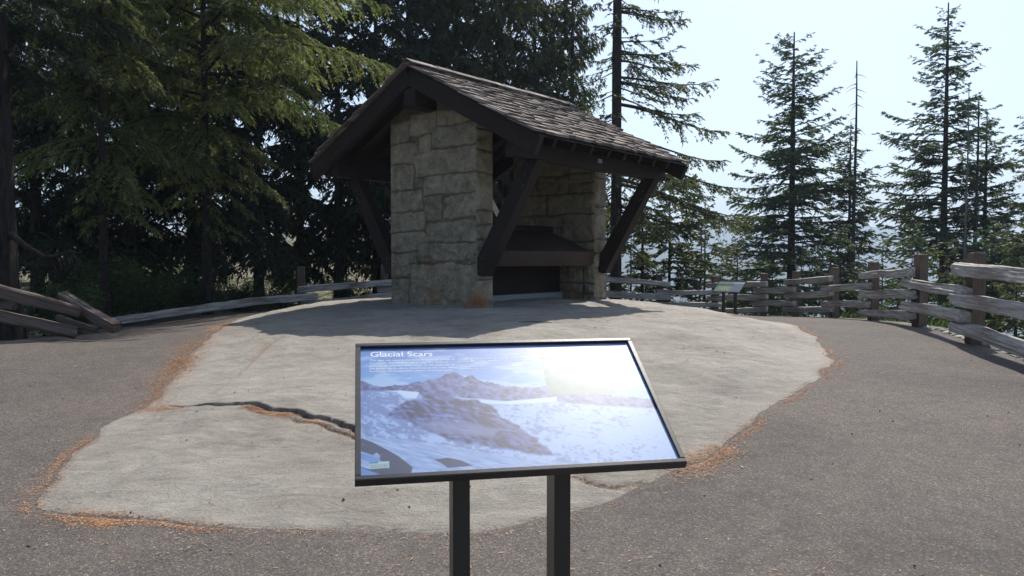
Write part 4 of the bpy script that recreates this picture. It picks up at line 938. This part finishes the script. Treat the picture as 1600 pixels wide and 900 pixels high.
# slab serifs at the feet of l, i, l, r and heads of l
ser = [(.183,.2,0),(.432,.2,0),(.533,.2,0),(.165,.1,.66),(.515,.1,.66),(.865,.2,0)]
text('Glacial Scars',(578,557.5),(676,556.5),7.5,'title_lettering',M['ink'],serif=ser)
body = ['This spot was once buried beneath hundreds of feet of','moving ice. The evidence lies at your feet. Bedrock','polished by sediment-laden water on the underside of','the glacier. As the glacier flowed across the rock, debris','frozen into the ice created a pattern of scratch marks.']
ends = [710,701,710,714,708]
for i,(t_,e_) in enumerate(zip(body,ends)): text(t_,(577.5,564.6+4.25*i),(e_,562.6+4.25*i),2.7,'text_lettering',M['ink_soft'])
for t_,e_,y_ in (('Similar glacial features are visible along the trail',830,562.2),('across the road - evidence of the glacial past',832,565.6)): text(t_,(716,y_),(e_,y_-2),2.4,'text_lettering',M['ink_soft'])
for t_,e_,y_ in (('The glacier shown here was photographed upstream of this spot',825,574.0),('seen from the trail',758,577.4)): text(t_,(718,y_),(e_,y_-1.2),1.6,'text_lettering',M['ink_soft'])
for i in range(3): text('Detail of the rock and glacier',(579,727.4+1.9*i),(606,725.6+1.9*i),1.2,'text_lettering',M['ink_dark'])
def paint_far(Wd,s,t):
    n = fbm(s*5,t*4,4,61)[:,None]; col = s2l((150,185,180))*(1-n)+s2l((95,125,130))*n
    def over(mk,c):
        nonlocal col; mm = mk[:,None]*1.; col = col*(1-mm)+c*mm
    over(((t>.1)&(t<.4)&(s<.3)),s2l((55,95,85))); over(((t<.0)&(s<.1)&(s>-.8)&(t>-.7)),s2l((175,190,150))*(.7+.5*n)); over(((s>.3)&(t<.5)),s2l((110,130,165))*(.7+.6*n)); over(((s>.2)&(t>.5)&(t<.8)),s2l((190,200,205)))
    return np.clip(col*.55,0,1)
yw = -.80; cf = at(1139.5,22,.72); sign('wayside_sign',tuple(cf),.88,.52,yw,.66,paint_far,'small distant information sign on two dark legs by the far fence',(-.19,.19),float(Gn(cf[0],cf[1])),nx=60,ny=40)

# fallen twig in the shade, right of the panel top
p = hit(835,513); tw = MB(); V_,Q_ = tubes(np.array([[(p[0]-.22,p[1],float(surf(*p))+.015),(p[0],p[1]+.03,float(surf(*p))+.02),(p[0]+.25,p[1]-.02,float(surf(p[0]+.25,p[1]))+.012)]]),np.array([[.007,.009,.004]]),6)
o = mesh('fallen_stick',V_,Q_,M['bark_grey']); tag(o,'short pale stick lying on the shaded rock before the shelter','stick')

# pale kerb stones along the asphalt edge below the nearest rails
def kerbs():
    rg = random.Random(9); pts = [hit(1480,536),hit(1560,548),hit(1640,575),hit(1700,600)]
    P = [np.array([p[0]+.25,p[1]+.1]) for p in (FENCE_R[3],FENCE_R[2],FENCE_R[1])]; k = 0; b = None
    for i in range(len(P)-1):
        L = np.linalg.norm(P[i+1]-P[i]); n = int(L/.33)
        for j in range(n):
            q = P[i]+(P[i+1]-P[i])*(j+.5)/n; b = MB(); b.box((0,0,0),(rg.uniform(.13,.2),rg.uniform(.2,.3),.14),None,.025)
            V = np.concatenate(b.v); V += np.array([[rg.uniform(-.015,.015) for _ in range(3)] for _ in V])
            o = mesh('edging_stone',V,b.f,M['concrete']); o.location=(q[0]+rg.uniform(-.03,.03),q[1],float(Gn(*q))-.035); o.rotation_euler=(0,0,math.atan2((P[i+1]-P[i])[1],(P[i+1]-P[i])[0])+1.57+rg.uniform(-.2,.2))
            tag(o,'pale rough stone set along the asphalt edge beneath the fence rails','stone','edging stones under the right fence'); k += 1
kerbs()

# ------------------------------------------------------------------ light, sky, air, camera
SEL, SAZ = R(52), R(23)                     # elevation, azimuth to the right of the view axis
w = bpy.data.worlds.new('World'); sc.world = w; w.use_nodes = True; nt = w.node_tree
sky = nt.nodes.new('ShaderNodeTexSky'); sky.sky_type = 'NISHITA'; sky.sun_disc = False; sky.sun_elevation = SEL; sky.sun_rotation = SAZ
sky.altitude = 900; sky.air_density = 1.; sky.dust_density = 3.0; sky.ozone_density = 1.
bg = nt.nodes['Background']; bg.inputs[1].default_value = .135; nt.links.new(sky.outputs[0],bg.inputs[0])
l = bpy.data.lights.new('sun','SUN'); l.energy = 5.0; l.angle = R(.53); l.color = (1,.95,.88); lo = bpy.data.objects.new('sun',l); COL.objects.link(lo)
sd_ = Vector((math.sin(SAZ)*math.cos(SEL),math.cos(SAZ)*math.cos(SEL),math.sin(SEL))); lo.rotation_euler = sd_.to_track_quat('Z','Y').to_euler(); lo.location = sd_*60
HAZE = True
if HAZE:
    m = bpy.data.materials.new('air'); m.use_nodes = True; nt = m.node_tree; nt.nodes.clear(); out = nt.nodes.new('ShaderNodeOutputMaterial')
    pv = nt.nodes.new('ShaderNodeVolumePrincipled'); pv.inputs['Density'].default_value = .0004; pv.inputs['Color'].default_value = (.66,.82,1,1); pv.inputs['Anisotropy'].default_value = .3
    nt.links.new(pv.outputs[0],out.inputs['Volume'])
    o = MB().box((0,12,-40),(10600,10600,800)).build('haze',m); tag(o,kind='stuff')
cam = bpy.data.cameras.new('camera'); cam.sensor_width = 36; cam.lens = 36*F/1600; cam.clip_end = 20000; cam.clip_start=.05
co = bpy.data.objects.new('camera',cam); COL.objects.link(co); co.location = (0,0,EYE); co.rotation_euler = (math.pi/2-TH,0,0); sc.camera = co
sc.render.resolution_x = 1024; sc.render.resolution_y = 576
vs = sc.view_settings; vs.view_transform = 'Standard'; vs.look = 'None'; vs.exposure = .38; vs.gamma = 1; vs.use_curve_mapping = False
cy = sc.cycles; cy.max_bounces = 6; cy.diffuse_bounces = 3; cy.glossy_bounces = 2; cy.transmission_bounces = 3; cy.volume_bounces = 0; cy.use_denoising = True; cy.use_adaptive_sampling = True; cy.adaptive_threshold = .02
